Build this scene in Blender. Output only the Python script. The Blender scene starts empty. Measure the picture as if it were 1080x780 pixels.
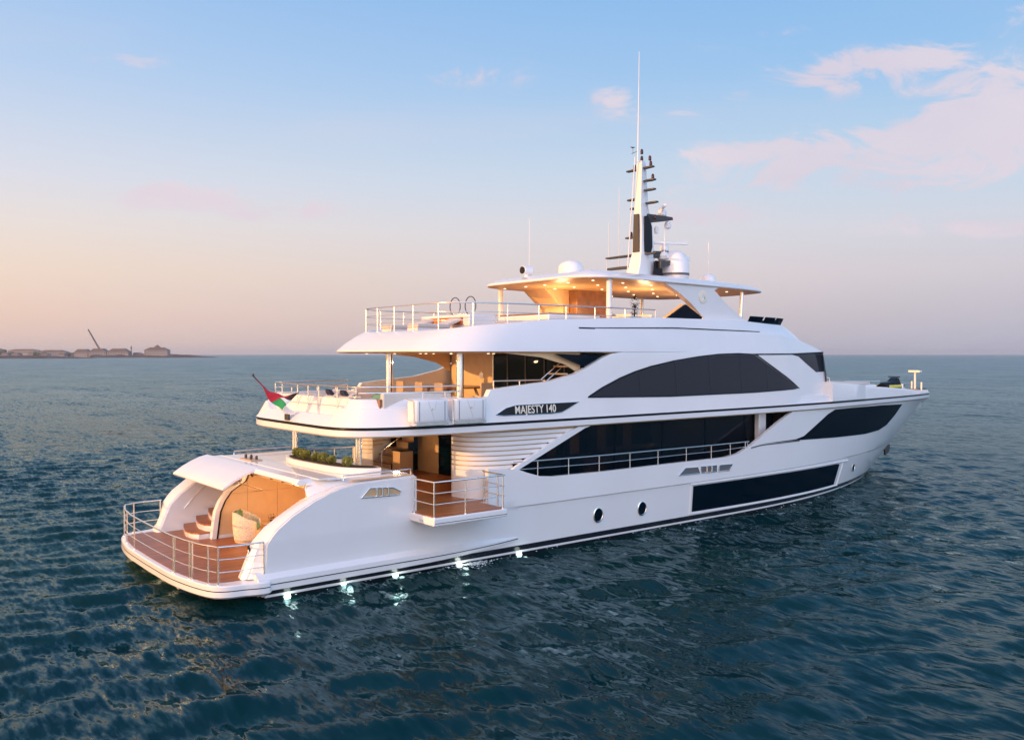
import bpy, bmesh, math, random
import numpy as np
from mathutils import Vector, Matrix, noise
R = math.radians
random.seed(7)
scene = bpy.context.scene
C = scene.collection

# ------------------------------------------------------------------ camera, sky, sun, exposure
cam = bpy.data.cameras.new('camera'); camo = bpy.data.objects.new('camera', cam); C.objects.link(camo)
cam.sensor_width = 36; cam.lens = 31.0; cam.clip_end = 60000; cam.clip_start = 0.1
camo.location = (-8.16, -26.8, 6.6)
camo.rotation_euler = (R(90 - 1.02), 0, R(51.5 - 90))
scene.camera = camo

SUN_EL = 9.0; SKY = .84
SUN_AZ = 180 - 12          # degrees from +X (bow) towards +Y (port): the light comes from astern, a little to port
sd = Vector((math.cos(R(SUN_AZ)) * math.cos(R(SUN_EL)), math.sin(R(SUN_AZ)) * math.cos(R(SUN_EL)), math.sin(R(SUN_EL))))
sl = bpy.data.lights.new('sun', 'SUN'); sl.energy = 3.0; sl.angle = R(0.6); sl.color = (1.0, .55, .22)
so = bpy.data.objects.new('sun', sl); C.objects.link(so)
so.rotation_euler = sd.to_track_quat('Z', 'Y').to_euler()

world = bpy.data.worlds.new('World'); scene.world = world; world.use_nodes = True
wn = world.node_tree; wn.nodes.clear()
def N(nt, typ, **k):
    n = nt.nodes.new(typ)
    for a, v in k.items():
        if a in n.inputs: n.inputs[a].default_value = v
        else: setattr(n, a, v)
    return n
def L(nt, a, b): nt.links.new(a, b)
def ramp(nt, stops, fac):
    r = nt.nodes.new('ShaderNodeValToRGB'); cr = r.color_ramp
    while len(cr.elements) > 1: cr.elements.remove(cr.elements[0])
    cr.elements[0].position = stops[0][0]; cr.elements[0].color = (*stops[0][1], 1)
    for p, c in stops[1:]:
        e = cr.elements.new(p); e.color = (*c, 1)
    L(nt, fac, r.inputs[0]); return r.outputs[0]
def math_(nt, op, a, b=None, clamp=False):
    n = nt.nodes.new('ShaderNodeMath'); n.operation = op; n.use_clamp = clamp
    for i, v in enumerate((a, b)):
        if v is None: continue
        if isinstance(v, (int, float)): n.inputs[i].default_value = v
        else: L(nt, v, n.inputs[i])
    return n.outputs[0]
def mixc(nt, fac, a, b, bt='MIX'):
    n = nt.nodes.new('ShaderNodeMix'); n.data_type = 'RGBA'; n.blend_type = bt
    for s, v in ((n.inputs[0], fac), (n.inputs[6], a), (n.inputs[7], b)):
        if isinstance(v, (int, float)): s.default_value = v
        elif isinstance(v, tuple): s.default_value = (*v, 1) if len(v) == 3 else v
        else: L(nt, v, s)
    return n.outputs[2]
def srgb(r, g, b):
    f = lambda c: (c / 255 / 12.92) if c / 255 <= .04045 else ((c / 255 + .055) / 1.055) ** 2.4
    return (f(r), f(g), f(b))
tc = N(wn, 'ShaderNodeTexCoord'); sep = N(wn, 'ShaderNodeSeparateXYZ'); L(wn, tc.outputs['Generated'], sep.inputs[0])
sky = N(wn, 'ShaderNodeTexSky'); sky.sky_type = 'NISHITA'; sky.sun_disc = False
sky.sun_elevation = R(SUN_EL); sky.sun_rotation = R(90 - SUN_AZ); sky.dust_density = 2.5
el = sep.outputs[2]
elc = math_(wn, 'MAXIMUM', el, 0.0)
warm = ramp(wn, [(0, srgb(232,194,176)), (.04, srgb(244,208,186)), (.085, srgb(246,220,198)), (.13, srgb(238,224,216)), (.18, srgb(222,222,232)), (.28, srgb(186,208,238)), (.40, srgb(150,190,236)), (.6, srgb(112,160,214)), (1, srgb(95,145,205))], elc)
cool = ramp(wn, [(0, srgb(166,178,203)), (.04, srgb(180,184,204)), (.09, srgb(198,196,212)), (.14, srgb(200,208,224)), (.2, srgb(182,208,230)), (.3, srgb(140,189,233)), (.4, srgb(118,176,232)), (.6, srgb(100,156,214)), (1, srgb(90,142,205))], elc)
dp = N(wn, 'ShaderNodeVectorMath', operation='DOT_PRODUCT'); L(wn, tc.outputs['Generated'], dp.inputs[0])
lw = Vector((math.cos(R(160)), math.sin(R(160)), 0)); dp.inputs[1].default_value = lw
mr = N(wn, 'ShaderNodeMapRange'); L(wn, dp.outputs['Value'], mr.inputs[0])
mr.inputs[1].default_value = -.95; mr.inputs[2].default_value = .35
base = mixc(wn, mr.outputs[0], cool, warm)
# clouds: banks and wisps at their compass bearings and heights, broken up by noise
def bearing(v):
    d = N(wn, 'ShaderNodeVectorMath', operation='DOT_PRODUCT'); L(wn, tc.outputs['Generated'], d.inputs[0]); d.inputs[1].default_value = v; return d.outputs['Value']
cf_ = bearing((math.cos(R(51.5)), math.sin(R(51.5)), 0)); cr_ = bearing((math.sin(R(51.5)), -math.cos(R(51.5)), 0))
cden = math_(wn, 'MAXIMUM', cf_, .05)
ca = math_(wn, 'DIVIDE', cr_, cden); ce = math_(wn, 'DIVIDE', el, cden)
def cnoise(scale, loc, det, rough, sx=.45, dist=.4):
    cb = N(wn, 'ShaderNodeCombineXYZ'); L(wn, math_(wn, 'MULTIPLY', ca, sx), cb.inputs[0]); L(wn, ce, cb.inputs[1]); cb.inputs[2].default_value = loc
    n = N(wn, 'ShaderNodeTexNoise'); L(wn, cb.outputs[0], n.inputs['Vector'])
    n.inputs['Scale'].default_value = scale; n.inputs['Detail'].default_value = det; n.inputs['Roughness'].default_value = rough; n.inputs['Distortion'].default_value = dist
    return n.outputs[0]
def blob(a0, e0, sa, se, tilt, amp):
    da = math_(wn, 'SUBTRACT', ca, a0); de = math_(wn, 'SUBTRACT', math_(wn, 'SUBTRACT', ce, e0), math_(wn, 'MULTIPLY', da, tilt))
    q = math_(wn, 'ADD', math_(wn, 'POWER', math_(wn, 'ABSOLUTE', math_(wn, 'DIVIDE', da, sa)), 2.), math_(wn, 'POWER', math_(wn, 'ABSOLUTE', math_(wn, 'DIVIDE', de, se)), 2.))
    return math_(wn, 'MULTIPLY', math_(wn, 'POWER', 2.718, math_(wn, 'MULTIPLY', q, -1.)), amp)
tot = None
for c_ in ((.40,.222,.20,.042,.24,1.), (.58,.275,.14,.065,.25,1.1), (.36,.318,.10,.022,.12,1.), (.47,.335,.06,.012,.15,.7), (.12,.285,.026,.014,0,1.1), (.20,.278,.06,.012,.05,.95), (.27,.228,.08,.014,0,.8),
           (-.36,.177,.10,.016,0,.95), (-.23,.160,.08,.011,0,.85), (-.04,.315,.08,.018,0,.35), (.55,.143,.15,.010,.03,.7), (.30,.155,.16,.010,0,.45), (.60,.40,.05,.015,.3,.7), (-.42,.33,.10,.03,.1,.25), (.32,.365,.12,.01,.2,.3)):
    b_ = blob(*c_); tot = b_ if tot is None else math_(wn, 'ADD', tot, b_)
nz = cnoise(20., 1.3, 10., .68, .42, .9)
v_ = math_(wn, 'ADD', math_(wn, 'MULTIPLY', tot, .85), math_(wn, 'MULTIPLY', math_(wn, 'SUBTRACT', nz, .5), 4.2))
cm = N(wn, 'ShaderNodeMapRange', interpolation_type='SMOOTHSTEP'); L(wn, v_, cm.inputs[0]); cm.inputs[1].default_value = .28; cm.inputs[2].default_value = 1.0; cm.inputs[4].default_value = .85
tl = N(wn, 'ShaderNodeMapRange', interpolation_type='SMOOTHSTEP'); L(wn, tot, tl.inputs[0]); tl.inputs[1].default_value = .02; tl.inputs[2].default_value = .45
fr_ = N(wn, 'ShaderNodeMapRange'); L(wn, cf_, fr_.inputs[0]); fr_.inputs[1].default_value = .2; fr_.inputs[2].default_value = .5
cfac = math_(wn, 'MULTIPLY', math_(wn, 'MULTIPLY', cm.outputs[0], tl.outputs[0]), fr_.outputs[0])
ccol = mixc(wn, cnoise(9., 4.1, 4., .5), srgb(208, 196, 214), srgb(240, 224, 228))
skyc = mixc(wn, cfac, base, ccol)
wz = cnoise(7., 8.3, 6., .55, .2)
cm2 = N(wn, 'ShaderNodeMapRange', interpolation_type='SMOOTHSTEP'); L(wn, wz, cm2.inputs[0])
cm2.inputs[1].default_value = .45; cm2.inputs[2].default_value = .75; cm2.inputs[4].default_value = .22
skyc = mixc(wn, math_(wn, 'MULTIPLY', cm2.outputs[0], fr_.outputs[0]), skyc, srgb(226, 214, 222))
# added fill: sky overhead and behind the camera raised to light the starboard side
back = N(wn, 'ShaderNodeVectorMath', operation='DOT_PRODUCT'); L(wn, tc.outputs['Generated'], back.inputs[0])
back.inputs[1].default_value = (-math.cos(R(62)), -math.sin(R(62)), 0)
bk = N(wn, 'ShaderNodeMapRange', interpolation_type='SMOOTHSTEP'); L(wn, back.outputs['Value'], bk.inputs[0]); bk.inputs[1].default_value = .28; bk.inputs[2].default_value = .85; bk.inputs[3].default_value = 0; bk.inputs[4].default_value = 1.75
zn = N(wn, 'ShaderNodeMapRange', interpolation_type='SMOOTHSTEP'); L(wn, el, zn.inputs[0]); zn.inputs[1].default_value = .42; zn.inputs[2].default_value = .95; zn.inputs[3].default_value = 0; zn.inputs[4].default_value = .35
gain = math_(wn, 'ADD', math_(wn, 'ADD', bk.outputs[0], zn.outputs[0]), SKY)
# warm glow of the low sun's own part of the sky, well left of the picture
sg = N(wn, 'ShaderNodeVectorMath', operation='DOT_PRODUCT'); L(wn, tc.outputs['Generated'], sg.inputs[0]); sg.inputs[1].default_value = sd
sm = N(wn, 'ShaderNodeMapRange', interpolation_type='SMOOTHSTEP'); L(wn, sg.outputs['Value'], sm.inputs[0]); sm.inputs[1].default_value = .15; sm.inputs[2].default_value = 1.0
skyc = mixc(wn, sm.outputs[0], skyc, (1.6, .74, .22))
bt = N(wn, 'ShaderNodeMapRange', interpolation_type='SMOOTHSTEP'); L(wn, back.outputs['Value'], bt.inputs[0]); bt.inputs[1].default_value = .1; bt.inputs[2].default_value = .9; bt.inputs[4].default_value = .6
skyc = mixc(wn, bt.outputs[0], skyc, srgb(186, 196, 216))  # pale tint for the same added fill behind the camera
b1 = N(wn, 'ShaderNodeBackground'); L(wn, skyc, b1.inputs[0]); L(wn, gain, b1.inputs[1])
b2 = N(wn, 'ShaderNodeBackground'); L(wn, sky.outputs[0], b2.inputs[0]); b2.inputs[1].default_value = .01
ad = N(wn, 'ShaderNodeAddShader'); L(wn, b1.outputs[0], ad.inputs[0]); L(wn, b2.outputs[0], ad.inputs[1])
wo = N(wn, 'ShaderNodeOutputWorld'); L(wn, ad.outputs[0], wo.inputs[0])

vs = scene.view_settings
vs.view_transform = 'Standard'; vs.look = 'None'; vs.exposure = 0.25; vs.gamma = 1.0; vs.use_curve_mapping = False
scene.cycles.max_bounces = 8; scene.cycles.volume_bounces = 0
try: scene.cycles.use_denoising = True
except Exception: pass

# ------------------------------------------------------------------ materials
def material(name, col, rough=.5, metal=0., spec=.5, coat=0., var=.0, vscale=3., bump=0., bscale=20.):
    m = bpy.data.materials.new(name); m.use_nodes = True; nt = m.node_tree
    b = nt.nodes['Principled BSDF']
    b.inputs['Base Color'].default_value = (*col, 1); b.inputs['Roughness'].default_value = rough
    b.inputs['Metallic'].default_value = metal; b.inputs['Specular IOR Level'].default_value = spec
    b.inputs['Coat Weight'].default_value = coat
    if var or bump:
        t = N(nt, 'ShaderNodeTexCoord')
        if var:
            n = N(nt, 'ShaderNodeTexNoise', Scale=vscale, Detail=5.); L(nt, t.outputs['Object'], n.inputs['Vector'])
            c = ramp(nt, [(.3, tuple(x * (1 - var) for x in col)), (.7, tuple(min(1, x * (1 + var)) for x in col))], n.outputs[0])
            L(nt, c, b.inputs['Base Color'])
        if bump:
            n = N(nt, 'ShaderNodeTexNoise', Scale=bscale, Detail=3.); L(nt, t.outputs['Object'], n.inputs['Vector'])
            bp = N(nt, 'ShaderNodeBump', Strength=bump, Distance=.02); L(nt, n.outputs[0], bp.inputs['Height']); L(nt, bp.outputs[0], b.inputs['Normal'])
    return m
def emis(name, col, s):
    m = material(name, col); b = m.node_tree.nodes['Principled BSDF']
    b.inputs['Emission Color'].default_value = (*col, 1); b.inputs['Emission Strength'].default_value = s; return m
WHITE = material('white_gelcoat', (.80, .80, .81), .22, coat=.4, var=.03, vscale=.6)
# large panels of gelcoat are never optically flat: a faint long-wave ripple
_nt = WHITE.node_tree; _t = N(_nt, 'ShaderNodeTexCoord'); _n = N(_nt, 'ShaderNodeTexNoise', Scale=.55, Detail=2.); L(_nt, _t.outputs['Object'], _n.inputs['Vector'])
_b = N(_nt, 'ShaderNodeBump', Strength=.25, Distance=.06); L(_nt, _n.outputs[0], _b.inputs['Height']); L(_nt, _b.outputs[0], _nt.nodes['Principled BSDF'].inputs['Normal'])
CREAM = material('cream_panel', (.74, .53, .30), .4, var=.05)
TAN = material('tan_panel', (.55, .38, .22), .35, var=.08)
WOOD = material('walnut_panel', (.26, .12, .055), .3, coat=.3, var=.2, vscale=4)
BLACK = material('black_paint', (.006, .007, .012), .35, spec=.3)
DGREY = material('dark_grey_paint', (.05, .048, .05), .4)
CHROME = material('polished_steel', (.92, .88, .82), .26, metal=1.)
RUBBER = material('grey_rubber', (.12, .12, .13), .6)
CUSH = material('pale_fabric', (.62, .58, .54), .9, bump=.3, bscale=60)
GREEN_F = material('green_fabric', (.16, .34, .22), .9, bump=.3, bscale=60)
NAVY = material('navy_fabric', (.03, .035, .07), .9)
LEAF = material('leaf_green', (.18, .20, .045), .7, var=.6, vscale=9)
SOIL = material('planter_soil', (.03, .022, .015), .95, var=.3)
WICKER = material('wicker', (.80, .70, .54), .7, var=.25, vscale=30, bump=.8, bscale=70)
RED = material('red_cloth', (.62, .02, .03), .8)
FGREEN = material('green_cloth', (.02, .28, .09), .8)
FWHITE = material('white_cloth', (.75, .72, .7), .8)
FBLACK = material('black_cloth', (.03, .012, .012), .8)
ORANGE = material('orange_towel', (.62, .19, .04), .9)
YELL = material('yellow_plastic', (.65, .62, .08), .4)
LAMPON = emis('lit_lamp', (1., .80, .52), 3.2)
WLIGHT = emis('underwater_lamp_lens', (.75, 1., .9), 5.)
LETTER = material('ivory_lettering', (.85, .80, .68), .4)

def glass_mat(name, col, tr, rough=.03, spec=.6):
    """tinted glass: dark body, clear reflection by Fresnel angle (damped by spec), optional see-through share"""
    m = bpy.data.materials.new(name); m.use_nodes = True; nt = m.node_tree; nt.nodes.remove(nt.nodes['Principled BSDF'])
    b = N(nt, 'ShaderNodeBsdfDiffuse'); b.inputs[0].default_value = (*col, 1)
    g = N(nt, 'ShaderNodeBsdfGlossy'); g.inputs['Roughness'].default_value = rough; g.inputs[0].default_value = (.82, .92, 1., 1)
    t = N(nt, 'ShaderNodeTexCoord'); n = N(nt, 'ShaderNodeTexNoise', Scale=.7, Detail=1.); L(nt, t.outputs['Object'], n.inputs['Vector'])
    bp = N(nt, 'ShaderNodeBump', Strength=.3, Distance=.08); L(nt, n.outputs[0], bp.inputs['Height']); L(nt, bp.outputs[0], g.inputs['Normal'])
    fr = N(nt, 'ShaderNodeFresnel'); fr.inputs[0].default_value = 1.5
    base = b.outputs[0]
    if tr:
        tb = N(nt, 'ShaderNodeBsdfTransparent'); tb.inputs[0].default_value = (.8, .88, .95, 1)
        mx = N(nt, 'ShaderNodeMixShader'); mx.inputs[0].default_value = tr; L(nt, b.outputs[0], mx.inputs[1]); L(nt, tb.outputs[0], mx.inputs[2]); base = mx.outputs[0]
    m2 = N(nt, 'ShaderNodeMixShader'); L(nt, math_(nt, 'MULTIPLY', fr.outputs[0], spec), m2.inputs[0]); L(nt, base, m2.inputs[1]); L(nt, g.outputs[0], m2.inputs[2])
    L(nt, m2.outputs[0], nt.nodes['Material Output'].inputs[0])
    return m
DGLASS = glass_mat('dark_glass', (.001, .006, .013), 0, spec=.30)
SGLASS = glass_mat('saloon_glass', (.001, .007, .014), .25, spec=.35)
UGLASS = glass_mat('smoked_glass', (.022, .024, .034), 0, .05, .55)
PGLASS = glass_mat('pale_glass', (.25, .36, .34), .35)

def teak(name, axis=1, col=(.35, .118, .038)):
    m = bpy.data.materials.new(name); m.use_nodes = True; nt = m.node_tree; b = nt.nodes['Principled BSDF']
    t = N(nt, 'ShaderNodeTexCoord'); s = N(nt, 'ShaderNodeSeparateXYZ'); L(nt, t.outputs['Object'], s.inputs[0])
    v = s.outputs[axis]
    sc = math_(nt, 'MULTIPLY', v, 1 / .11); fr = math_(nt, 'FRACT', sc); line = math_(nt, 'LESS_THAN', fr, .10)
    fl = math_(nt, 'FLOOR', sc); wnz = N(nt, 'ShaderNodeTexWhiteNoise', noise_dimensions='1D'); L(nt, fl, wnz.inputs['W'])
    mp = N(nt, 'ShaderNodeMapping'); L(nt, t.outputs['Object'], mp.inputs[0])
    mp.inputs['Scale'].default_value = (3, 30, 3) if axis == 1 else (30, 3, 3)
    n = N(nt, 'ShaderNodeTexNoise', Scale=1., Detail=6.); L(nt, mp.outputs[0], n.inputs['Vector'])
    f = math_(nt, 'ADD', math_(nt, 'MULTIPLY', wnz.outputs[0], .45), math_(nt, 'MULTIPLY', n.outputs[0], .6))
    c = ramp(nt, [(.2, tuple(x * .65 for x in col)), (.9, tuple(x * 1.35 for x in col))], f)
    c = mixc(nt, line, c, (.03, .02, .015)); L(nt, c, b.inputs['Base Color']); b.inputs['Roughness'].default_value = .42
    return m
TEAK = teak('teak_planks')
TEAKX = teak('teak_planks_athwart', 0)

def hull_mat():
    m = material('hull_gelcoat', (.80, .80, .81), .2, coat=.5); nt = m.node_tree; b = nt.nodes['Principled BSDF']
    t = N(nt, 'ShaderNodeTexCoord'); s = N(nt, 'ShaderNodeSeparateXYZ'); L(nt, t.outputs['Object'], s.inputs[0])
    r = nt.nodes.new('ShaderNodeValToRGB'); cr = r.color_ramp; cr.interpolation = 'CONSTANT'
    while len(cr.elements) > 1: cr.elements.remove(cr.elements[0])
    zz = lambda z: (z + 1) / 3
    # antifouling, white pin line, black boot top, white topsides
    for i, (z, c) in enumerate([(-1, (.012, .014, .018)), (.085, (.8, .8, .81)), (.15, (.012, .014, .02)), (.33, (.8, .8, .81))]):
        e = cr.elements[0] if i == 0 else cr.elements.new(zz(z)); e.position = max(0, zz(z)); e.color = (*c, 1)
    L(nt, math_(nt, 'DIVIDE', math_(nt, 'ADD', s.outputs[2], 1), 3), r.inputs[0])
    n = N(nt, 'ShaderNodeTexNoise', Scale=.5, Detail=4.); L(nt, t.outputs['Object'], n.inputs['Vector'])
    c = mixc(nt, 1., r.outputs[0], ramp(nt, [(.3, (.96, .96, .96)), (.7, (1, 1, 1))], n.outputs[0]), 'MULTIPLY')
    L(nt, c, b.inputs['Base Color'])
    bp = N(nt, 'ShaderNodeBump', Strength=.2, Distance=.06); L(nt, n.outputs[0], bp.inputs['Height']); L(nt, bp.outputs[0], b.inputs['Normal'])
    return m
HULLM = hull_mat()

# ------------------------------------------------------------------ object helpers
def link(name, bm, mat, parent=None, angle=32, bevel=0.):
    bmesh.ops.remove_doubles(bm, verts=bm.verts, dist=1e-4)
    bmesh.ops.dissolve_degenerate(bm, edges=bm.edges, dist=1e-4)
    bmesh.ops.recalc_face_normals(bm, faces=bm.faces)
    me = bpy.data.meshes.new(name)
    for f in bm.faces: f.smooth = True
    bm.to_mesh(me); bm.free()
    me.set_sharp_from_angle(angle=R(angle))
    mats = mat if isinstance(mat, (list, tuple)) else [mat]
    for m in mats: me.materials.append(m)
    o = bpy.data.objects.new(name, me); C.objects.link(o)
    if bevel:
        b = o.modifiers.new('bevel', 'BEVEL'); b.width = bevel; b.segments = 3; b.limit_method = 'ANGLE'; b.angle_limit = R(35)
        b.harden_normals = False
    if parent is not None: o.parent = parent
    return o
def reparent(o, p):
    """parent keeping world position (parents are never rotated or scaled)"""
    o.parent = p
    w = Vector((0, 0, 0)); q = p
    while q is not None: w += q.location; q = q.parent
    o.location = o.location - w
    return o
def thing(name, label, cat, loc=(0, 0, 0), group=None):
    o = bpy.data.objects.new(name, None); C.objects.link(o); o.location = loc; o.empty_display_size = .3
    o['label'] = label; o['category'] = cat
    if group: o['group'] = group
    return o
def tag(o, label, cat, group=None):
    o['label'] = label; o['category'] = cat
    if group: o['group'] = group
    return o
def NB(): return bmesh.new()
def box(bm, lo, hi, mi=0):
    x0, y0, z0 = lo; x1, y1, z1 = hi
    v = [bm.verts.new(p) for p in ((x0,y0,z0),(x1,y0,z0),(x1,y1,z0),(x0,y1,z0),(x0,y0,z1),(x1,y0,z1),(x1,y1,z1),(x0,y1,z1))]
    for f in ((0,3,2,1),(4,5,6,7),(0,1,5,4),(1,2,6,5),(2,3,7,6),(3,0,4,7)):
        g = bm.faces.new([v[i] for i in f]); g.material_index = mi
    return bm
def tube(bm, pts, r, seg=8, mi=0, r2=None):
    pts = [Vector(p) for p in pts]; rings = []
    for i, p in enumerate(pts):
        d = (pts[min(i+1, len(pts)-1)] - pts[max(i-1, 0)]).normalized()
        a = Vector((0, 0, 1)) if abs(d.z) < .9 else Vector((1, 0, 0))
        u = d.cross(a).normalized(); w = d.cross(u)
        rr = r if r2 is None else r + (r2 - r) * i / max(1, len(pts)-1)
        rings.append([bm.verts.new(p + (u * math.cos(2*math.pi*k/seg) + w * math.sin(2*math.pi*k/seg)) * rr) for k in range(seg)])
    for a, b in zip(rings, rings[1:]):
        for k in range(seg):
            f = bm.faces.new((a[k], a[(k+1) % seg], b[(k+1) % seg], b[k])); f.material_index = mi
    for rg in (rings[0], rings[-1]):
        f = bm.faces.new(rg); f.material_index = mi
    return bm
def lathe(bm, prof, c, seg=24, axis='z', mi=0):
    """prof: list of (r, h) ; c centre"""
    rings = []
    for r, h in prof:
        ring = []
        for k in range(seg):
            a = 2*math.pi*k/seg
            q = {'z': (r*math.cos(a), r*math.sin(a), h), 'y': (r*math.cos(a), h, r*math.sin(a)), 'x': (h, r*math.cos(a), r*math.sin(a))}[axis]
            ring.append(bm.verts.new((c[0]+q[0], c[1]+q[1], c[2]+q[2])))
        rings.append(ring)
    for a, b in zip(rings, rings[1:]):
        for k in range(seg):
            f = bm.faces.new((a[k], a[(k+1) % seg], b[(k+1) % seg], b[k])); f.material_index = mi
    for rg in (rings[0], rings[-1]):
        f = bm.faces.new(rg); f.material_index = mi
    return bm
def prism(bm, poly, y0, y1, axis='y', mi=0):
    """polygon in (x,z) extruded along y (axis y) or in (x,y) along z or (y,z) along x"""
    mk = {'y': lambda p, t: (p[0], t, p[1]), 'z': lambda p, t: (p[0], p[1], t), 'x': lambda p, t: (t, p[0], p[1])}[axis]
    a = [bm.verts.new(mk(p, y0)) for p in poly]; b = [bm.verts.new(mk(p, y1)) for p in poly]
    fs = [bm.faces.new(a), bm.faces.new(b[::-1])]
    n = len(poly)
    for i in range(n): fs.append(bm.faces.new((a[i], b[i], b[(i+1) % n], a[(i+1) % n])))
    for f in fs: f.material_index = mi
    return bm
def lerp_pts(pts, x):
    if x <= pts[0][0]: return pts[0][1]
    for (x0, z0), (x1, z1) in zip(pts, pts[1:]):
        if x <= x1: return z0 + (z1 - z0) * (x - x0) / max(1e-9, x1 - x0)
    return pts[-1][1]
def catmull(pts, n):
    """resample polyline to n points per segment, Catmull-Rom"""
    P = [Vector(p) for p in pts]; out = []
    for i in range(len(P) - 1):
        p0 = P[i-1] if i > 0 else P[0]*2 - P[1]; p1, p2 = P[i], P[i+1]; p3 = P[i+2] if i+2 < len(P) else P[-1]*2 - P[-2]
        for k in range(n):
            t = k / n
            out.append(.5*((2*p1) + (p2-p0)*t + (2*p0-5*p1+4*p2-p3)*t*t + (3*p1-p0-3*p2+p3)*t**3))
    out.append(P[-1]); return out
def thicken(bm, t):
    """give an open sheet thickness t along +/-y towards the centreline (sheet at negative or positive y)"""
    bmesh.ops.remove_doubles(bm, verts=bm.verts, dist=1e-4)
    bmesh.ops.dissolve_degenerate(bm, edges=bm.edges, dist=1e-4)
    be = [e for e in bm.edges if len(e.link_faces) == 1]; fs = list(bm.faces)
    mp = {}
    for v in list(bm.verts):
        s = -1 if v.co.y < 0 else 1
        ny = s * max(0, abs(v.co.y) - t)
        mp[v] = bm.verts.new((v.co.x, ny, v.co.z))
    for f in fs:
        g = bm.faces.new([mp[v] for v in reversed(f.verts)]); g.material_index = f.material_index
    for e in be:
        a, b = e.verts
        try: bm.faces.new((a, b, mp[b], mp[a]))
        except ValueError: pass
def sheet(bm, bot, top, surf, levels, dx=.6, side=-1):
    """sheet between curves bot(x), top(x) on the surface y=surf(x,z); columns at every breakpoint; x steps allowed (same x twice)"""
    x0 = max(bot[0][0], top[0][0]); x1 = min(bot[-1][0], top[-1][0])
    segs = [x0] + [a[0] for a, b in zip(top, top[1:]) if a[0] == b[0] and x0 < a[0] < x1] + [x1]
    for sa, sb in zip(segs, segs[1:]):
        xs = {round(p[0], 4) for p in bot + top if sa <= p[0] <= sb} | {sa, sb}
        xs = sorted(xs); full = []
        for a, b in zip(xs, xs[1:]):
            n = max(1, int(math.ceil((b - a) / dx))); full += [a + (b - a) * i / n for i in range(n)]
        full.append(xs[-1]); cols = []
        for x in full:
            xe = min(max(x, sa + 1e-5), sb - 1e-5)
            lo, hi = lerp_pts(bot, xe), max(lerp_pts(bot, xe), lerp_pts(top, xe))
            cols.append([bm.verts.new((x, side * surf(x, z), z)) for z in [min(max(l, lo), hi) for l in [lo] + levels + [hi]]])
        for a, b in zip(cols, cols[1:]):
            for i in range(len(a) - 1):
                vs_ = [a[i], b[i], b[i+1], a[i+1]]
                cs = {(round(v.co.x, 4), round(v.co.z, 4)) for v in vs_}
                if len(cs) < 3: continue
                if len(cs) == 3:
                    u, sn = [], set()
                    for v in vs_:
                        kx = (round(v.co.x, 4), round(v.co.z, 4))
                        if kx not in sn: sn.add(kx); u.append(v)
                    vs_ = u
                bm.faces.new(vs_)
    return bm
def poly_curves(poly):
    """convex-ish polygon (x,z) -> bottom and top curves"""
    L_ = min(poly); R_ = max(poly); i, j = poly.index(L_), poly.index(R_); n = len(poly)
    a = []; k = i
    while True:
        a.append(poly[k]);
        if k == j: break
        k = (k + 1) % n
    b = []; k = i
    while True:
        b.append(poly[k])
        if k == j: break
        k = (k - 1) % n
    sa = sum(p[1] for p in a) / len(a); sb = sum(p[1] for p in b) / len(b)
    def fix(c):
        o = []
        for p in c:
            x = p[0]
            if o and x <= o[-1][0]: x = o[-1][0] + 2e-4
            o.append((x, p[1]))
        return o
    a, b = fix(a), fix(b)
    return (a, b) if sa < sb else (b, a)
def ring_loft(bm, rings, closed=True, cap0=True, cap1=True, mis=None):
    vr = [[bm.verts.new(p) for p in r] for r in rings]; n = len(vr[0])
    for j, (a, b) in enumerate(zip(vr, vr[1:])):
        for k in range(n if closed else n - 1):
            q = [a[k], a[(k+1) % n], b[(k+1) % n], b[k]]
            f = bm.faces.new(q)
            if mis: f.material_index = mis[j]
    if cap0: f = bm.faces.new(vr[0][::-1]); f.material_index = mis[0] if mis else 0
    if cap1: f = bm.faces.new(vr[-1]); f.material_index = mis[-1] if mis else 0
    return bm
def outline(ctrl, n=5): return [(p.x, p.y) for p in catmull([(x, y, 0) for x, y in ctrl], n)]
def inset(ol, d):
    """inset a half outline (aft centre .. side .. fore centre; y>=0) by d (number or function of index)"""
    out = []
    for i, (x, y) in enumerate(ol):
        a = ol[max(i-1, 0)]; b = ol[min(i+1, len(ol)-1)]
        tx, ty = b[0]-a[0], b[1]-a[1]
        if i == 0: tx, ty = 0, 1
        if i == len(ol)-1: tx, ty = 0, -1
        l = math.hypot(tx, ty) or 1
        dd = d(i) if callable(d) else d
        out.append((x + ty/l*dd, max(0, y - tx/l*dd)))
    return out
def full(ol, zf):
    """half outline -> closed loop of 3D points"""
    z = zf if callable(zf) else (lambda i, x, y: zf)
    st = [(x, -y, z(i, x, y)) for i, (x, y) in enumerate(ol)]
    pt = [(x, y, z(i, x, y)) for i, (x, y) in enumerate(ol)][1:-1][::-1]
    return st + pt

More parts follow.
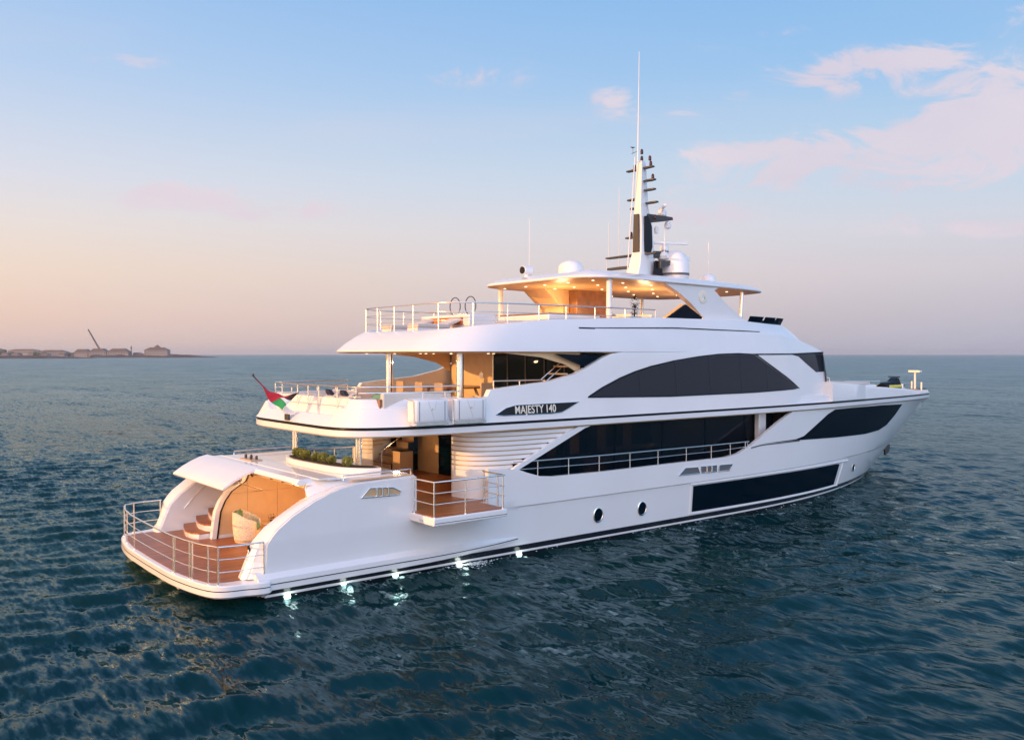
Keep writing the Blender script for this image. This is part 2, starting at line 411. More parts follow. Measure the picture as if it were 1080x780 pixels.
# ------------------------------------------------------------------ sea
def make_sea():
    def axis(c, half, d0, g, far):
        n = int(half / d0); core = [i * d0 for i in range(-n, n + 1)]
        out = []; x = core[-1]; d = d0
        while x < far: d *= g; x += d; out.append(x)
        return np.array([-v for v in reversed(out)] + core + out) + c
    ax = axis(8., 30., .17, 1.032, 20000.); ay = axis(0., 30., .17, 1.032, 20000.)
    sx = np.gradient(ax); sy = np.gradient(ay)
    X, Y = np.meshgrid(ax, ay, indexing='ij'); S = np.maximum.outer(sx, sy)
    Z = np.zeros_like(X); rng = np.random.default_rng(3)
    wd = R(51.5 + 180 + 12)       # the chop runs roughly towards the camera
    for i in range(90):
        lam = .5 * (3.6 / .5) ** (rng.random() ** 1.1)
        th = wd + rng.normal(0, .5); k = 2 * math.pi / lam
        amp = .0040 * lam ** .65 * (.5 + rng.random())
        if lam > 5: amp *= .5
        w = np.clip((lam / S - 2.6) / 2.5, 0, 1)
        ph = k * (X * math.cos(th) + Y * math.sin(th)) + rng.random() * 6.28
        c = np.cos(ph); Z += w * amp * (c + .22 * np.cos(2 * ph))
    nx, ny = X.shape
    me = bpy.data.meshes.new('sea')
    co = np.stack([X, Y, Z], -1).reshape(-1, 3).astype(np.float32)
    idx = np.arange(nx * ny).reshape(nx, ny)
    q = np.stack([idx[:-1, :-1], idx[1:, :-1], idx[1:, 1:], idx[:-1, 1:]], -1).reshape(-1, 4)
    me.vertices.add(len(co)); me.vertices.foreach_set('co', co.ravel())
    me.loops.add(q.size); me.loops.foreach_set('vertex_index', q.ravel().astype(np.int32))
    me.polygons.add(len(q)); me.polygons.foreach_set('loop_start', np.arange(0, q.size, 4, dtype=np.int32))
    try: me.polygons.foreach_set('loop_total', np.full(len(q), 4, dtype=np.int32))
    except Exception: pass
    me.polygons.foreach_set('use_smooth', np.ones(len(q), dtype=bool))
    me.update(calc_edges=True); me.validate()
    m = bpy.data.materials.new('sea_water'); m.use_nodes = True; nt = m.node_tree; nt.nodes.remove(nt.nodes['Principled BSDF'])
    df = N(nt, 'ShaderNodeBsdfDiffuse'); gl = N(nt, 'ShaderNodeBsdfGlossy'); gl.inputs[0].default_value = (.74, .94, 1., 1)
    fre = N(nt, 'ShaderNodeFresnel'); fre.inputs[0].default_value = 1.333; mxs = N(nt, 'ShaderNodeMixShader'); L(nt, math_(nt, 'MULTIPLY', fre.outputs[0], .62), mxs.inputs[0])
    L(nt, df.outputs[0], mxs.inputs[1]); L(nt, gl.outputs[0], mxs.inputs[2]); L(nt, mxs.outputs[0], nt.nodes['Material Output'].inputs[0])
    t = N(nt, 'ShaderNodeTexCoord')
    nb = N(nt, 'ShaderNodeTexNoise', Scale=.035, Detail=3.); L(nt, t.outputs['Object'], nb.inputs['Vector'])
    L(nt, ramp(nt, [(.38, (.0002, .0205, .0150)), (.62, (.0003, .0205, .0260))], nb.outputs[0]), df.inputs['Color'])
    def slope(rot, sc, det, kx, ky):
        """random surface slopes of one wave band, crests long across the wind"""
        mp = N(nt, 'ShaderNodeMapping'); mp.vector_type = 'POINT'; L(nt, t.outputs['Object'], mp.inputs[0]); mp.inputs['Rotation'].default_value = (0, 0, R(rot))
        mp.inputs['Scale'].default_value = sc
        n = N(nt, 'ShaderNodeTexNoise', Scale=1., Detail=det, Roughness=.6, Distortion=.35); L(nt, mp.outputs[0], n.inputs['Vector'])
        a = N(nt, 'ShaderNodeVectorMath', operation='SUBTRACT'); L(nt, n.outputs[1], a.inputs[0]); a.inputs[1].default_value = (.5, .5, .5)
        m_ = N(nt, 'ShaderNodeVectorMath', operation='MULTIPLY'); L(nt, a.outputs[0], m_.inputs[0]); m_.inputs[1].default_value = (kx, ky, 0)
        q = N(nt, 'ShaderNodeVectorRotate', rotation_type='Z_AXIS'); L(nt, m_.outputs[0], q.inputs['Vector']); q.inputs['Angle'].default_value = R(-rot)
        return q.outputs[0]
    rot = -(51.5 + 12)
    acc = N(nt, 'ShaderNodeNewGeometry').outputs['Normal']
    gust = N(nt, 'ShaderNodeTexNoise', Scale=.055, Detail=4., Roughness=.6); L(nt, t.outputs['Object'], gust.inputs['Vector'])
    gm = N(nt, 'ShaderNodeMapRange'); L(nt, gust.outputs[0], gm.inputs[0]); gm.inputs[1].default_value = .33; gm.inputs[2].default_value = .67; gm.inputs[3].default_value = .5; gm.inputs[4].default_value = 1.1
    for sl_ in (slope(rot, (.9, .22, 1), 2., .60, .2), slope(rot + 26, (3.4, .85, 1), 2., 1.05, .35), slope(rot - 30, (8., 2.6, 1), 2., .62, .3), slope(rot + 8, (.16, .035, 1), 3., .45, .15), slope(rot - 12, (.035, .006, 1), 3., .35, .1)):
        a = N(nt, 'ShaderNodeVectorMath', operation='ADD'); gs = N(nt, 'ShaderNodeVectorMath', operation='SCALE'); L(nt, sl_, gs.inputs[0]); L(nt, gm.outputs[0], gs.inputs['Scale']); L(nt, acc, a.inputs[0]); L(nt, gs.outputs[0], a.inputs[1]); acc = a.outputs[0]
    nn_ = N(nt, 'ShaderNodeVectorMath', operation='NORMALIZE'); L(nt, acc, nn_.inputs[0])
    L(nt, nn_.outputs[0], gl.inputs['Normal']); L(nt, nn_.outputs[0], fre.inputs['Normal'])
    # ripples too small to model far out are carried by the roughness, which grows away from the yacht
    ln = N(nt, 'ShaderNodeVectorMath', operation='LENGTH'); L(nt, t.outputs['Object'], ln.inputs[0])
    rr = nt.nodes.new('ShaderNodeValToRGB'); L(nt, math_(nt, 'DIVIDE', ln.outputs['Value'], 800.), rr.inputs[0]); cr = rr.color_ramp
    cr.elements[0].position = .03; cr.elements[0].color = (.08, .08, .08, 1); cr.elements[1].position = 1.; cr.elements[1].color = (.24, .24, .24, 1)
    e = cr.elements.new(.12); e.color = (.16, .16, .16, 1); e = cr.elements.new(.35); e.color = (.21, .21, .21, 1)
    L(nt, rr.outputs[0], gl.inputs['Roughness'])
    me.materials.append(m)
    o = bpy.data.objects.new('sea', me); C.objects.link(o); o['kind'] = 'structure'
    return o
make_sea()

# ================================================================== THE YACHT
yacht = thing('motor_yacht', 'large three-deck white motor yacht with black hull windows lying on the sea', 'yacht')

UDc = [(3.95,0),(3.95,1.3),(3.98,2.5),(4.2,3.3),(4.8,3.85),(6,4.2),(8,4.4),(12,4.52),(16,4.55),(20,4.55),(24,4.5),(28,4.3),(31,3.98),(34.2,3.42),(38,2.6),(42,1.55),(45.2,.55),(46.4,0)]
UD = outline(UDc, 5)
def ud_y(x):
    pts = [(p[0], p[1]) for p in UD[15:]]
    return lerp_pts(pts, x)
def dzb(x): return -.22 * (max(0, x - 30) / 16.5) ** 1.4          # gentle fall of the sheer to the bow

def xs_(z): return 39.2 + 1.77 * z
def hb(x, z):
    B = 4.33 + .12 * min(max(z / 1.6, 0), 1)
    k = min(max((x - 9) / 1.5, 0), 1)
    B += .07 * k * min(max((z - 1.60) / .05, 0), 1)
    if z < 0: B += .35 * z
    p = 2.4 - .07 * z; u = min(max(0, (x - 20) / (xs_(z) - 20)), 1)
    return B * (1 - u ** p)
# topsides
LV = [-.5, -.1, .12, .35, .8, 1.2, 1.5, 1.6, 1.65, 1.9, 2.2, 2.6, 3.0, 3.4, 3.8]
WING = [(1.28,.6),(1.30,1.51),(1.45,1.72),(1.61,1.89),(2.05,2.21),(2.66,2.53),(3.1,2.70),(3.45,2.81),(3.93,2.89),(5.97,2.95)]
topc = WING + [(5.97,1.68),(8.66,1.68),(8.66,2.94),(9.84,2.85),(10.2,2.72),(10.74,2.56),(11.3,2.50),(13.78,2.47),(17.9,2.48),(20.5,2.48),(21.3,2.56),(22.12,2.80),(24.13,3.66),(24.9,3.95),(25.33,4.1),(27.,4.1)]
for sgn in (-1,):
    bm = NB()
    for s in (-1, 1):
        b_ = NB()
        sheet(b_, [(1.28,-1),(27,-1)], topc, hb, LV, .5, s)
        # bow, columns raked with the stem
        cols = []
        for i in range(34):
            t_ = i / 33; t_ = t_ ** .85
            col = []
            for z in [-1.] + LV + [4.1]:
                xa = 27; x = xa + t_ * (xs_(z) - xa)
                zz = z + (dzb(x) if z > 3.9 else 0)
                col.append(b_.verts.new((x, s * hb(x, z) if i < 33 else 0, zz)))
            cols.append(col)
        for a, c in zip(cols, cols[1:]):
            for k in range(len(a) - 1): b_.faces.new((a[k], c[k], c[k+1], a[k+1]))
        thicken(b_, .16)
        me_ = bpy.data.meshes.new('t'); b_.to_mesh(me_); b_.free(); bm.from_mesh(me_); bpy.data.meshes.remove(me_)
    # transom below the platform
    box(bm, (1.25, -4.2, -1), (1.4, 4.2, .4))
    hull = link('hull', bm, HULLM, yacht, 30)

def surf_part(name, poly, surf, off, mat, parent, t=.05, levels=None, sides=(-1, 1), label=None):
    bo, to = poly_curves(poly); out = []
    zs = [p[1] for p in poly]; lv = levels or [min(zs) + (max(zs) - min(zs)) * i / 4 for i in range(1, 4)]
    for s in sides:
        bm = NB(); sheet(bm, bo, to, lambda x, z: surf(x, z) + off, lv, .4, s); thicken(bm, t)
        o = link(name, bm, mat, parent, 30)
        if label: o['label'] = label
        out.append(o)
    return out
# long black window low in the topsides, with its moulded frame
surf_part('window', [(18.62,.47),(24,.43),(29.95,.40),(30.25,1.36),(29.9,1.40),(24,1.47),(18.62,1.49)], hb, .012, DGLASS, hull)
for s in (-1, 1):
    bm = NB()
    tube(bm, [(x, s * (hb(x, 1.56) + .0), lerp_pts([(18.5,1.56),(24,1.54),(30.4,1.47),(31.4,1.44)], x)) for x in np.linspace(18.45, 31.2, 28)], .05, 8)
    tube(bm, [(x, s * (hb(x, .36)), lerp_pts([(18.5,.40),(24,.36),(30.4,.32)], x)) for x in np.linspace(18.45, 30.4, 24)], .035, 8)
    tube(bm, [(18.5, s * hb(18.5, .4), .40), (18.5, s * hb(18.5, 1.56), 1.56)], .04, 8)
    tube(bm, [(30.35, s * hb(30.35, .32), .32), (30.7, s * hb(30.7, 1.46), 1.46)], .035, 8)
    link('window_frame', bm, WHITE, hull, 50)
# big black window forward
surf_part('window', [(22.9,2.86),(25.7,2.83),(29.,2.72),(33.,2.62),(35.2,2.66),(36.5,2.85),(37.7,3.3),(38.7,3.86),(35,3.98),(31,4.03),(29.2,4.03),(28.5,3.85),(26.3,2.98),(25.6,2.88)], hb, .012, DGLASS, hull, label='large black window below the foredeck')
# portholes
for (x, z, r) in ((13.53,.94,.20),(15.77,.93,.20),(32.3,1.02,.17)):
    for s in (-1, 1):
        bm = NB(); y = hb(x, z)
        n = Vector((hb(x+.1, z) - hb(x-.1, z), -.2 * s * -1, 0))
        ang = math.atan2(hb(x+.2, z) - hb(x-.2, z), .4)
        g = NB(); lathe(g, [(r*1.18, -.03), (r*1.22, .025), (r*1.05, .04), (r*.98, .02)], (0,0,0), 28, 'y')
        lathe(g, [(r*.99, -.02), (r*.99, .025)], (0,0,0), 28, 'y', 1)
        if s > 0: pass
        else: bmesh.ops.rotate(g, verts=g.verts, cent=(0,0,0), matrix=Matrix.Rotation(math.pi, 3, 'Z'))
        bmesh.ops.scale(g, verts=g.verts, vec=(1, 1, 1.12))
        bmesh.ops.rotate(g, verts=g.verts, cent=(0,0,0), matrix=Matrix.Rotation(s * ang, 3, 'Z'))
        bmesh.ops.translate(g, verts=g.verts, vec=(x, s * y, z))
        me_ = bpy.data.meshes.new('t'); g.to_mesh(me_); g.free(); bm.from_mesh(me_); bpy.data.meshes.remove(me_)
        link('porthole', bm, [CHROME, DGLASS], hull, 40)
# black feature line that runs forward of the side deck
for s in (-1, 1):
    bm = NB(); tube(bm, [(x, s * (hb(x, 2.8) + .008), lerp_pts([(22.2,2.74),(22.9,2.81),(25.9,2.80)], x)) for x in np.linspace(22.2, 25.9, 14)], .022, 6)
    link('trim_line', bm, BLACK, hull)
# recessed fairleads in the bulwark
def fairlead(poly, posts):
    for s in (-1, 1):
        for o in surf_part('fairlead', poly, hb, .012, TAN if len(posts) > 2 else RUBBER, hull, .06, sides=(s,)): pass
        bm = NB(); P_ = [(x, s * (hb(x, z) + .02), z) for x, z in poly + [poly[0]]]
        tube(bm, P_, .018, 6)
        for px in posts:
            z0 = min(p[1] for p in poly); z1 = max(p[1] for p in poly)
            tube(bm, [(px, s * (hb(px, z0) + .04), z0 + .02), (px, s * (hb(px, z0) + .04), z1 - .02)], .035, 8)
        link('fairlead_frame', bm, CHROME, hull, 40)
fairlead([(4.10,2.50),(5.36,2.47),(5.42,2.56),(5.15,2.70),(4.38,2.76)], [4.6, 4.78, 4.98])
fairlead([(17.66,1.99),(18.90,1.97),(18.76,2.22),(18.04,2.24)], [])
fairlead([(19.0,1.97),(19.92,1.95),(19.92,2.2),(18.98,2.22)], [19.3, 19.6])
fairlead([(20.04,1.95),(20.72,1.93),(20.94,2.17),(20.12,2.19)], [])

# sponson moulding along the after quarter
for s in (-1, 1):
    bm = NB(); rings = []
    for x in np.linspace(1.0, 10.2, 30):
        u = max(0, (x - 5.5) / 4.7); k = math.sqrt(max(0, 1 - u ** 2.2)); zt = .68 - .06 * u; zb = .30 + .24 * u ** 2
        y0 = 4.28; w = .30 * k + .002; zm = zt + (zb - zt) * .5
        rings.append([(x, s*y0, zt + .12*k), (x, s*(y0 + w*.8), zt), (x, s*(y0 + w), zt - .05*k), (x, s*(y0 + w), zm + .01), (x, s*(y0 + w - .012), zm), (x, s*(y0 + w), zm - .01), (x, s*(y0 + w*.95), zb + .03*k), (x, s*(y0 + w*.7), zb), (x, s*y0, zb - .02)])
    ring_loft(bm, rings, True)
    sp = link('sponson', bm, WHITE, yacht, 40)
    bm = NB(); tube(bm, [(x, s*(4.28 + .30*math.sqrt(max(0, 1-max(0,(x-5.5)/4.7)**2.2)) + .004), (.68 - .06*max(0,(x-5.5)/4.7) + .30 + .24*max(0,(x-5.5)/4.7)**2)/2) for x in np.linspace(1.2, 9.9, 24)], .014, 6)
    link('trim_line', bm, BLACK, sp)

# ---------- swim platform
PLc = [(-.54,0),(-.53,.9),(-.5,2.1),(-.36,3.2),(-.16,4.0),(.1,4.35),(.6,4.5),(1.4,4.52),(1.5,2.5),(1.5,0)]
PL = outline(PLc, 5)
bm = NB()
ring_loft(bm, [full(inset(PL, .38), .16), full(inset(PL, .06), .25), full(PL, .30), full(PL, .44), full(inset(PL, .012), .445), full(inset(PL, .012), .46), full(PL, .465), full(PL, .57), full(inset(PL, .03), .6), full(inset(PL, .1), .6)], mis=[0]*3 + [1]*1 + [1] + [1] + [0]*3)
# rounded bulb under the after edge, open amidships
for y0, y1 in ((-1.6, 3.6),):
    box(bm, (-.12, y0, -.1), (1.5, y1, .22))
plat = link('swim_platform', bm, [WHITE, BLACK], yacht, 35)
bm = NB(); P2 = inset(outline([(-.54,0),(-.53,.9),(-.5,2.1),(-.36,3.2),(-.16,3.9),(.1,4.1),(.6,4.2),(2.2,4.2),(5.6,4.1),(5.6,0)], 5), .16)
ring_loft(bm, [full(P2, .55), full(P2, .612)])
link('teak_deck', bm, TEAK, plat, 30)

# ---------- railings
def railing(path, heights, posts, top_r=.024, r=.013, base=None, closed=False, parent=yacht, mids=None, mat=CHROME):
    """path: list of (x,y); rail z = heights[0] list of absolute z for top and mid bars; posts: list of (x,y,zbase)"""
    bm = NB()
    for i, z in enumerate(heights):
        tube(bm, [(x, y, z(x, y) if callable(z) else z) for x, y in path], top_r if i == 0 else r, 8)
    rl = link('railing', bm, mat, parent, 60)
    zt = heights[0]
    for (x, y, zb) in posts:
        b2 = NB(); tube(b2, [(x, y, zb), (x, y, zt(x, y) if callable(zt) else zt)], .022, 8)
        lathe(b2, [(.05, 0), (.05, .015), (.03, .03)], (x, y, zb), 10)
        link('post', b2, mat, rl, 60)
    return rl
pin = inset(PL, .10)
def pl_at(y):
    h = pin[:24]
    return min(h, key=lambda p: abs(p[1] - abs(y)))[0]
prp = [(pl_at(y), y) for y in np.linspace(3.95, -4.02, 28)]
railing([(1.22, 4.36), (.5, 4.36)] + [(.0, 4.12)] + prp + [(.02, -4.2)], [1.6, 1.27, .94], [(1.18, 4.36, .6), (.3, 4.3, .6)] + [(pl_at(y), y, .6) for y in (3.9, 2.75, 1.6, -2.05, -3.05)] + [(-.11, -3.95, .6)])
railing([(.05, -4.24), (.5, -4.36), (1.24, -4.36)], [1.6, 1.27, .94], [(.05, -4.24, .6), (1.24, -4.36, .6)])
# two dark gate posts doubled on the after rail
for y in (-2.18, -3.17):
    bm = NB(); tube(bm, [(pl_at(y), y, .6), (pl_at(y), y, 1.58)], .03, 8); link('gate_post', bm, CHROME, plat)

# ---------- transom: wing caps, stair, beach club
def wing_in(y):    # profile of the sloping transom at y (stbd inner side / port)
    return [(.72,.6),(1.12,1.56),(1.4,1.85),(1.76,2.10),(2.2,2.38),(2.62,2.72),(2.9,2.93)]
for s in (1, -1):
    tr_bm = NB()
    W = [(1.24,.6),(1.27,1.50),(1.58,1.90),(2.03,2.23),(2.64,2.55),(3.43,2.83),(3.93,2.91),(5.97,2.965)]
    I = [(.72,.6),(1.12,1.55),(1.45,1.88),(1.85,2.14),(2.52,2.52),(3.39,2.83),(3.93,2.91),(5.97,2.965)]
    if s > 0: I = [(x + .12, z) for x, z in I]
    J = [(1.9,.6),(2.0,1.4),(2.2,1.7),(2.5,2.0),(3.0,2.4),(3.5,2.75),(3.95,2.85),(5.97,2.9)]
    ws = W; nn = len(W); cs = []
    for k in range(nn):
        cs.append([(W[k][0], s*4.37, W[k][1]), (W[k][0]*.35+I[k][0]*.65, s*4.22, W[k][1]*.4+I[k][1]*.6+.03), (I[k][0], s*4.02, I[k][1]), (I[k][0]+.04, s*3.74, I[k][1]-.02), (I[k][0]+.10, s*3.70, I[k][1]-.06),(J[k][0], s*3.72, max(.6, J[k][1]-.35)), (J[k][0], s*4.2, max(.6, J[k][1]-.35))])
    ring_loft(tr_bm, cs, True)
    transom = link('transom_wing', tr_bm, WHITE, yacht, 28)
# exhaust / shore power port on the starboard wing
bm = NB(); lathe(bm, [(.07,-.01),(.085,.01),(.05,.02)], (0,0,0), 16, 'x'); bmesh.ops.rotate(bm, verts=bm.verts, cent=(0,0,0), matrix=Matrix.Rotation(math.pi, 3, 'Z'))
bmesh.ops.translate(bm, verts=bm.verts, vec=(1.02, -3.88, 1.37)); link('power_socket', bm, BLACK, transom)
bm = NB(); tube(bm, [(1.02,-3.88,1.36),(1.0,-3.9,1.30),(1.01,-3.9,1.24)], .02, 8); link('cleat', bm, CHROME, transom)
# deck over the beach club
bm = NB()
dk = [(2.75,3.7),(2.75,-3.62),(3.4,-3.75),(5.95,-4.0),(5.95,4.0),(3.4,3.75)]
prism(bm, dk, 2.90, 3.02, 'z')
after_deck = link('aft_deck', bm, WHITE, yacht, 35, bevel=.03)
bm = NB(); prism(bm, [(3.0,-3.6),(3.3,-4.0),(3.9,-4.05),(3.9,3.7),(3.0,3.6)], 3.02, 3.05, 'z'); box(bm, (3.0,-4.0,3.05),(3.6,3.4,3.09))
link('sun_pad', bm, WHITE, after_deck, 35, bevel=.03)
for s in (-1, 1):
    bm = NB(); D_ = [(2.72,3.71,2.80),(2.76,3.69,2.90),(2.85,3.62,3.0),(3.4,3.72,3.012),(4.4,3.86,3.012),(5.95,3.98,3.012)]; E_ = [(2.66,4.0,2.59),(2.85,4.02,2.665),(3.39,4.04,2.825),(3.7,4.05,2.88),(4.5,4.05,2.925),(5.95,4.05,2.96)]
    a_ = [bm.verts.new((x,s*y,z)) for x,y,z in D_]; b_ = [bm.verts.new((x,s*y,z)) for x,y,z in E_]; c_ = [bm.verts.new((x+.03,s*y,z-.05)) for x,y,z in E_]; d_ = [bm.verts.new((x+.03,s*y,z-.05)) for x,y,z in D_]
    for i in range(5):
        for p,q in ((a_,b_),(b_,c_),(c_,d_),(d_,a_)): bm.faces.new((p[i],p[i+1],q[i+1],q[i]))
    bm.faces.new((a_[0],b_[0],c_[0],d_[0])); bm.faces.new((a_[-1],b_[-1],c_[-1],d_[-1])); link('deck_shoulder', bm, WHITE, after_deck, 50)
# beach club room
bm = NB()
prism(bm, [(2.0,.6),(2.12,1.48),(2.28,1.82),(2.50,2.11),(3.0,2.42),(3.1,2.88),(5.4,2.88),(5.4,.6)], 1.56, 1.66); link('side_wall', bm, CREAM, transom, 35)
bm = NB(); box(bm, (5.3,-3.75,.6),(5.4,1.56,2.9)); box(bm, (1.2,-3.76,.6),(5.3,-3.70,1.4)); box(bm, (1.9,-3.76,1.4),(5.3,-3.70,2.0)); box(bm, (2.75,-3.76,2.0),(5.3,-3.70,2.9)); link('back_wall', bm, CREAM, transom, 35)
bm = NB(); box(bm, (2.7,-3.70,2.82),(5.3,1.56,2.896)); beach_ceiling = link('ceiling', bm, CREAM, transom, 35)
for (x, z0, z1) in ((3.15,.9,2.6),(4.2,.9,2.6)):
    bm = NB(); box(bm, (x, 1.545, z0),(x+.01, 1.56, z1)); box(bm,(x-.9,1.545,2.02),(x+.5,1.56,2.03)); link('panel_joint', bm, TAN, transom)
bm = NB(); box(bm, (1.97,1.53,.6),(5.3,1.56,.72)); link('skirting', bm, WHITE, transom)
# white jamb that follows the hull curve on the port side of the opening
bm = NB(); J = [(1.93,.6),(2.05,1.48),(2.2,1.82),(2.42,2.11),(2.92,2.42),(3.1,2.9)]; K = [(x+.17, z) for x, z in J]
prism(bm, J + K[::-1], 1.50, 1.72); link('opening_jamb', bm, WHITE, transom, 30, bevel=.02)
bm = NB(); J2 = [(x+.175, z) for x, z in J]; K2 = [(x+.215, z) for x, z in J]
prism(bm, J2 + K2[::-1], 1.49, 1.56); link('opening_seal', bm, BLACK, transom)
# header over the opening
bm = NB(); prism(bm, [(2.5,2.94),(2.6,3.06),(3.1,3.08),(3.1,2.88),(2.6,2.88)], -3.62, 3.7); link('opening_header', bm, WHITE, transom, 30, bevel=.02)
# lifted transom flap
bm = NB(); F_ = [(2.75,3.0),(2.45,2.93),(2.2,2.83),(1.9,2.68),(1.56,2.46),(1.53,2.50),(1.55,2.55),(1.88,2.77),(2.18,2.92),(2.45,3.03),(2.72,3.09)]
prism(bm, F_, -.55, 4.1); flap = link('transom_flap', bm, WHITE, yacht, 40, bevel=.015)
for y in (-.3, 1.3):
    bm = NB(); tube(bm, [(2.1,y,2.66),(2.9,y,2.35)], .02, 8); link('gas_strut', bm, CHROME, flap)
for y in (-1.6, -2.4, -3.2):
    bm = NB(); tube(bm, [(2.62,y,2.86),(3.5,y+.5,2.78)], .02, 8); link('hinge_arm', bm, DGREY, transom)
# ceiling lamps inside the beach club
def downlight(x, y, z, parent, r=.05):
    bm = NB(); lathe(bm, [(r,0),(r,.012)], (x,y,z-.014), 12); return link('ceiling_light', bm, LAMPON, parent)
def lamp(x, y, z, e, rad=.15, col=(1,.62,.30)):
    l = bpy.data.lights.new('lamp', 'POINT'); l.energy = e; l.color = col; l.shadow_soft_size = rad
    o = bpy.data.objects.new('lamp', l); C.objects.link(o); o.location = (x, y, z); return o
for (x, y) in ((3.3,.8),(3.3,-1.),(3.3,-2.8),(4.6,.8),(4.6,-1.),(4.6,-2.8)): downlight(x, y, 2.82, beach_ceiling)
lamp(3.7, -.9, 2.2, 52, .3); lamp(4.2, -2.6, 2.2, 45, .3)
# port stair
for i in range(6):
    z = .6 + .22 * (i + 1); x = 1.5 + .42 * i
    bm = NB(); pl_ = [(x + .06, 3.05), (x - .06, 2.5), (x - .02, 2.0), (x + .1, 1.74), (x + .6, 1.74), (x + .6, 3.9), (x + .3, 3.9)]
    prism(bm, pl_, .6, z - .05, 'z'); st = link('stair', bm, WHITE, transom, 30, bevel=.015)
    bm = NB(); prism(bm, [(a + (.03 if k > 2 else -.02), b_) for k, (a, b_) in enumerate(pl_)], z - .05, z, 'z'); link('tread', bm, TEAK, st, 30)
bm = NB(); tube(bm, [(1.75,3.62,1.35),(2.1,3.64,1.75),(2.7,3.66,2.2),(3.2,3.68,2.55)], .02, 8); link('handrail', bm, CHROME, transom)
# inner side of the port wing
bm = NB(); prism(bm, [(1.25,.6),(1.3,1.35),(1.7,1.85),(2.5,2.4),(3.2,2.78),(4,2.85),(5.3,2.85),(5.3,.6)], 3.70, 3.74); link('wing_panel', bm, WHITE, transom)

# ---------- main deck
bm = NB(); prism(bm, [(5.9,-4.3),(25,-4.3),(25,4.3),(5.9,4.3)], 1.78, 1.90, 'z'); mdeck = link('main_deck', bm, WHITE, yacht)
bm = NB(); prism(bm, [(5.95,-4.22),(24.5,-4.22),(24.5,4.22),(5.95,4.22)], 1.90, 1.93, 'z'); link('teak_deck', bm, TEAK, mdeck)
bm = NB(); box(bm, (5.88,-4.2,1.9),(5.95,4.2,2.9)); link('bulkhead', bm, WHITE, mdeck)
# bulwark inner faces and timber capping abaft
for s in (-1, 1):
    bm = NB(); box(bm, (3.9, s*4.2-.09, 2.97),(5.98, s*4.2+.09, 3.0)); link('capping', bm, TAN, after_deck, bevel=.01)
    bm = NB(); tube(bm, [(3.7,s*4.15,3.0),(3.7,s*4.15,3.13),(5.95,s*4.15,3.15),(5.95,s*4.15,3.0)], .022, 8); link('grab_rail', bm, CHROME, after_deck)
# fold-out balcony (starboard shell door lowered)
bm = NB(); box(bm, (5.74,-5.74,1.66),(8.42,-4.36,1.9)); balc = link('balcony', bm, WHITE, yacht, 35, bevel=.04)
bm = NB(); box(bm, (5.82,-5.66,1.9),(8.36,-4.2,1.925)); link('teak_deck', bm, TEAK, balc)
bm = NB(); box(bm, (5.78,-5.748,1.735),(8.40,-5.738,1.75)); link('trim_line', bm, BLACK, balc)
bm = NB(); box(bm, (5.72,-5.2,1.74),(5.742,-5.0,1.80)); link('latch', bm, CHROME, balc)
railing([(5.80,-4.45),(5.80,-5.66),(8.36,-5.66)], [2.92, 2.6, 2.28], [(5.80,-4.6,1.9),(5.80,-5.66,1.9),(6.9,-5.66,1.9),(8.3,-5.66,1.9)], parent=yacht)
railing([(8.36,-5.66),(8.40,-4.5)], [2.92, 2.6, 2.28], [(8.38,-5.3,1.9),(8.40,-4.55,1.9)], parent=yacht)
# port side rail across its closed gate
railing([(6.0,4.3),(8.6,4.3)], [2.95, 2.5], [(x,4.3,1.9) for x in (6.05,6.9,7.75,8.55)], parent=yacht)
# pillars
for s in (-1, 1):
    for dy in (-.09, .09):
        bm = NB(); tube(bm, [(5.2, s*2.31+dy, 3.0),(5.2, s*2.31+dy, 4.14)], .055, 14)
        lathe(bm, [(.09,0),(.09,.05),(.06,.07)], (5.2, s*2.31+dy, 3.02), 14); link('pillar', bm, CHROME, yacht, 50)
    bm = NB(); box(bm, (5.02, s*2.31-.2, 3.0),(5.38, s*2.31+.2, 3.06)); link('pillar_base', bm, WHITE, yacht, bevel=.02)
    bm = NB(); tube(bm, [(9.05, s*2.33, 4.7),(9.05, s*2.33, 6.7)], .13, 20); link('pillar', bm, CHROME, yacht, 50)
# raised coaming with the planting trough
bm = NB()
tr = catmull([(4.35,1.2,0),(4.0,.2,0),(4.0,-1.4,0),(4.15,-2.8,0),(4.6,-3.6,0),(5.1,-3.9,0)], 5)
tl = catmull([(5.0,1.2,0),(4.75,.2,0),(4.7,-1.4,0),(4.85,-2.7,0),(5.1,-3.2,0),(5.3,-3.4,0)], 5)
lo = [(p.x, p.y) for p in tr]; hi = [(p.x, p.y) for p in tl][::-1]
prism(bm, lo + hi, 3.02, 3.22, 'z'); troughs = link('planter_trough', bm, WHITE, after_deck, 35, bevel=.03)
bm = NB(); ins = [(p.x+.12, p.y) for p in tr[2:-2]] + [(p.x-.12, p.y) for p in tl[2:-2]][::-1]
prism(bm, ins, 3.2, 3.235, 'z'); link('soil', bm, SOIL, troughs)

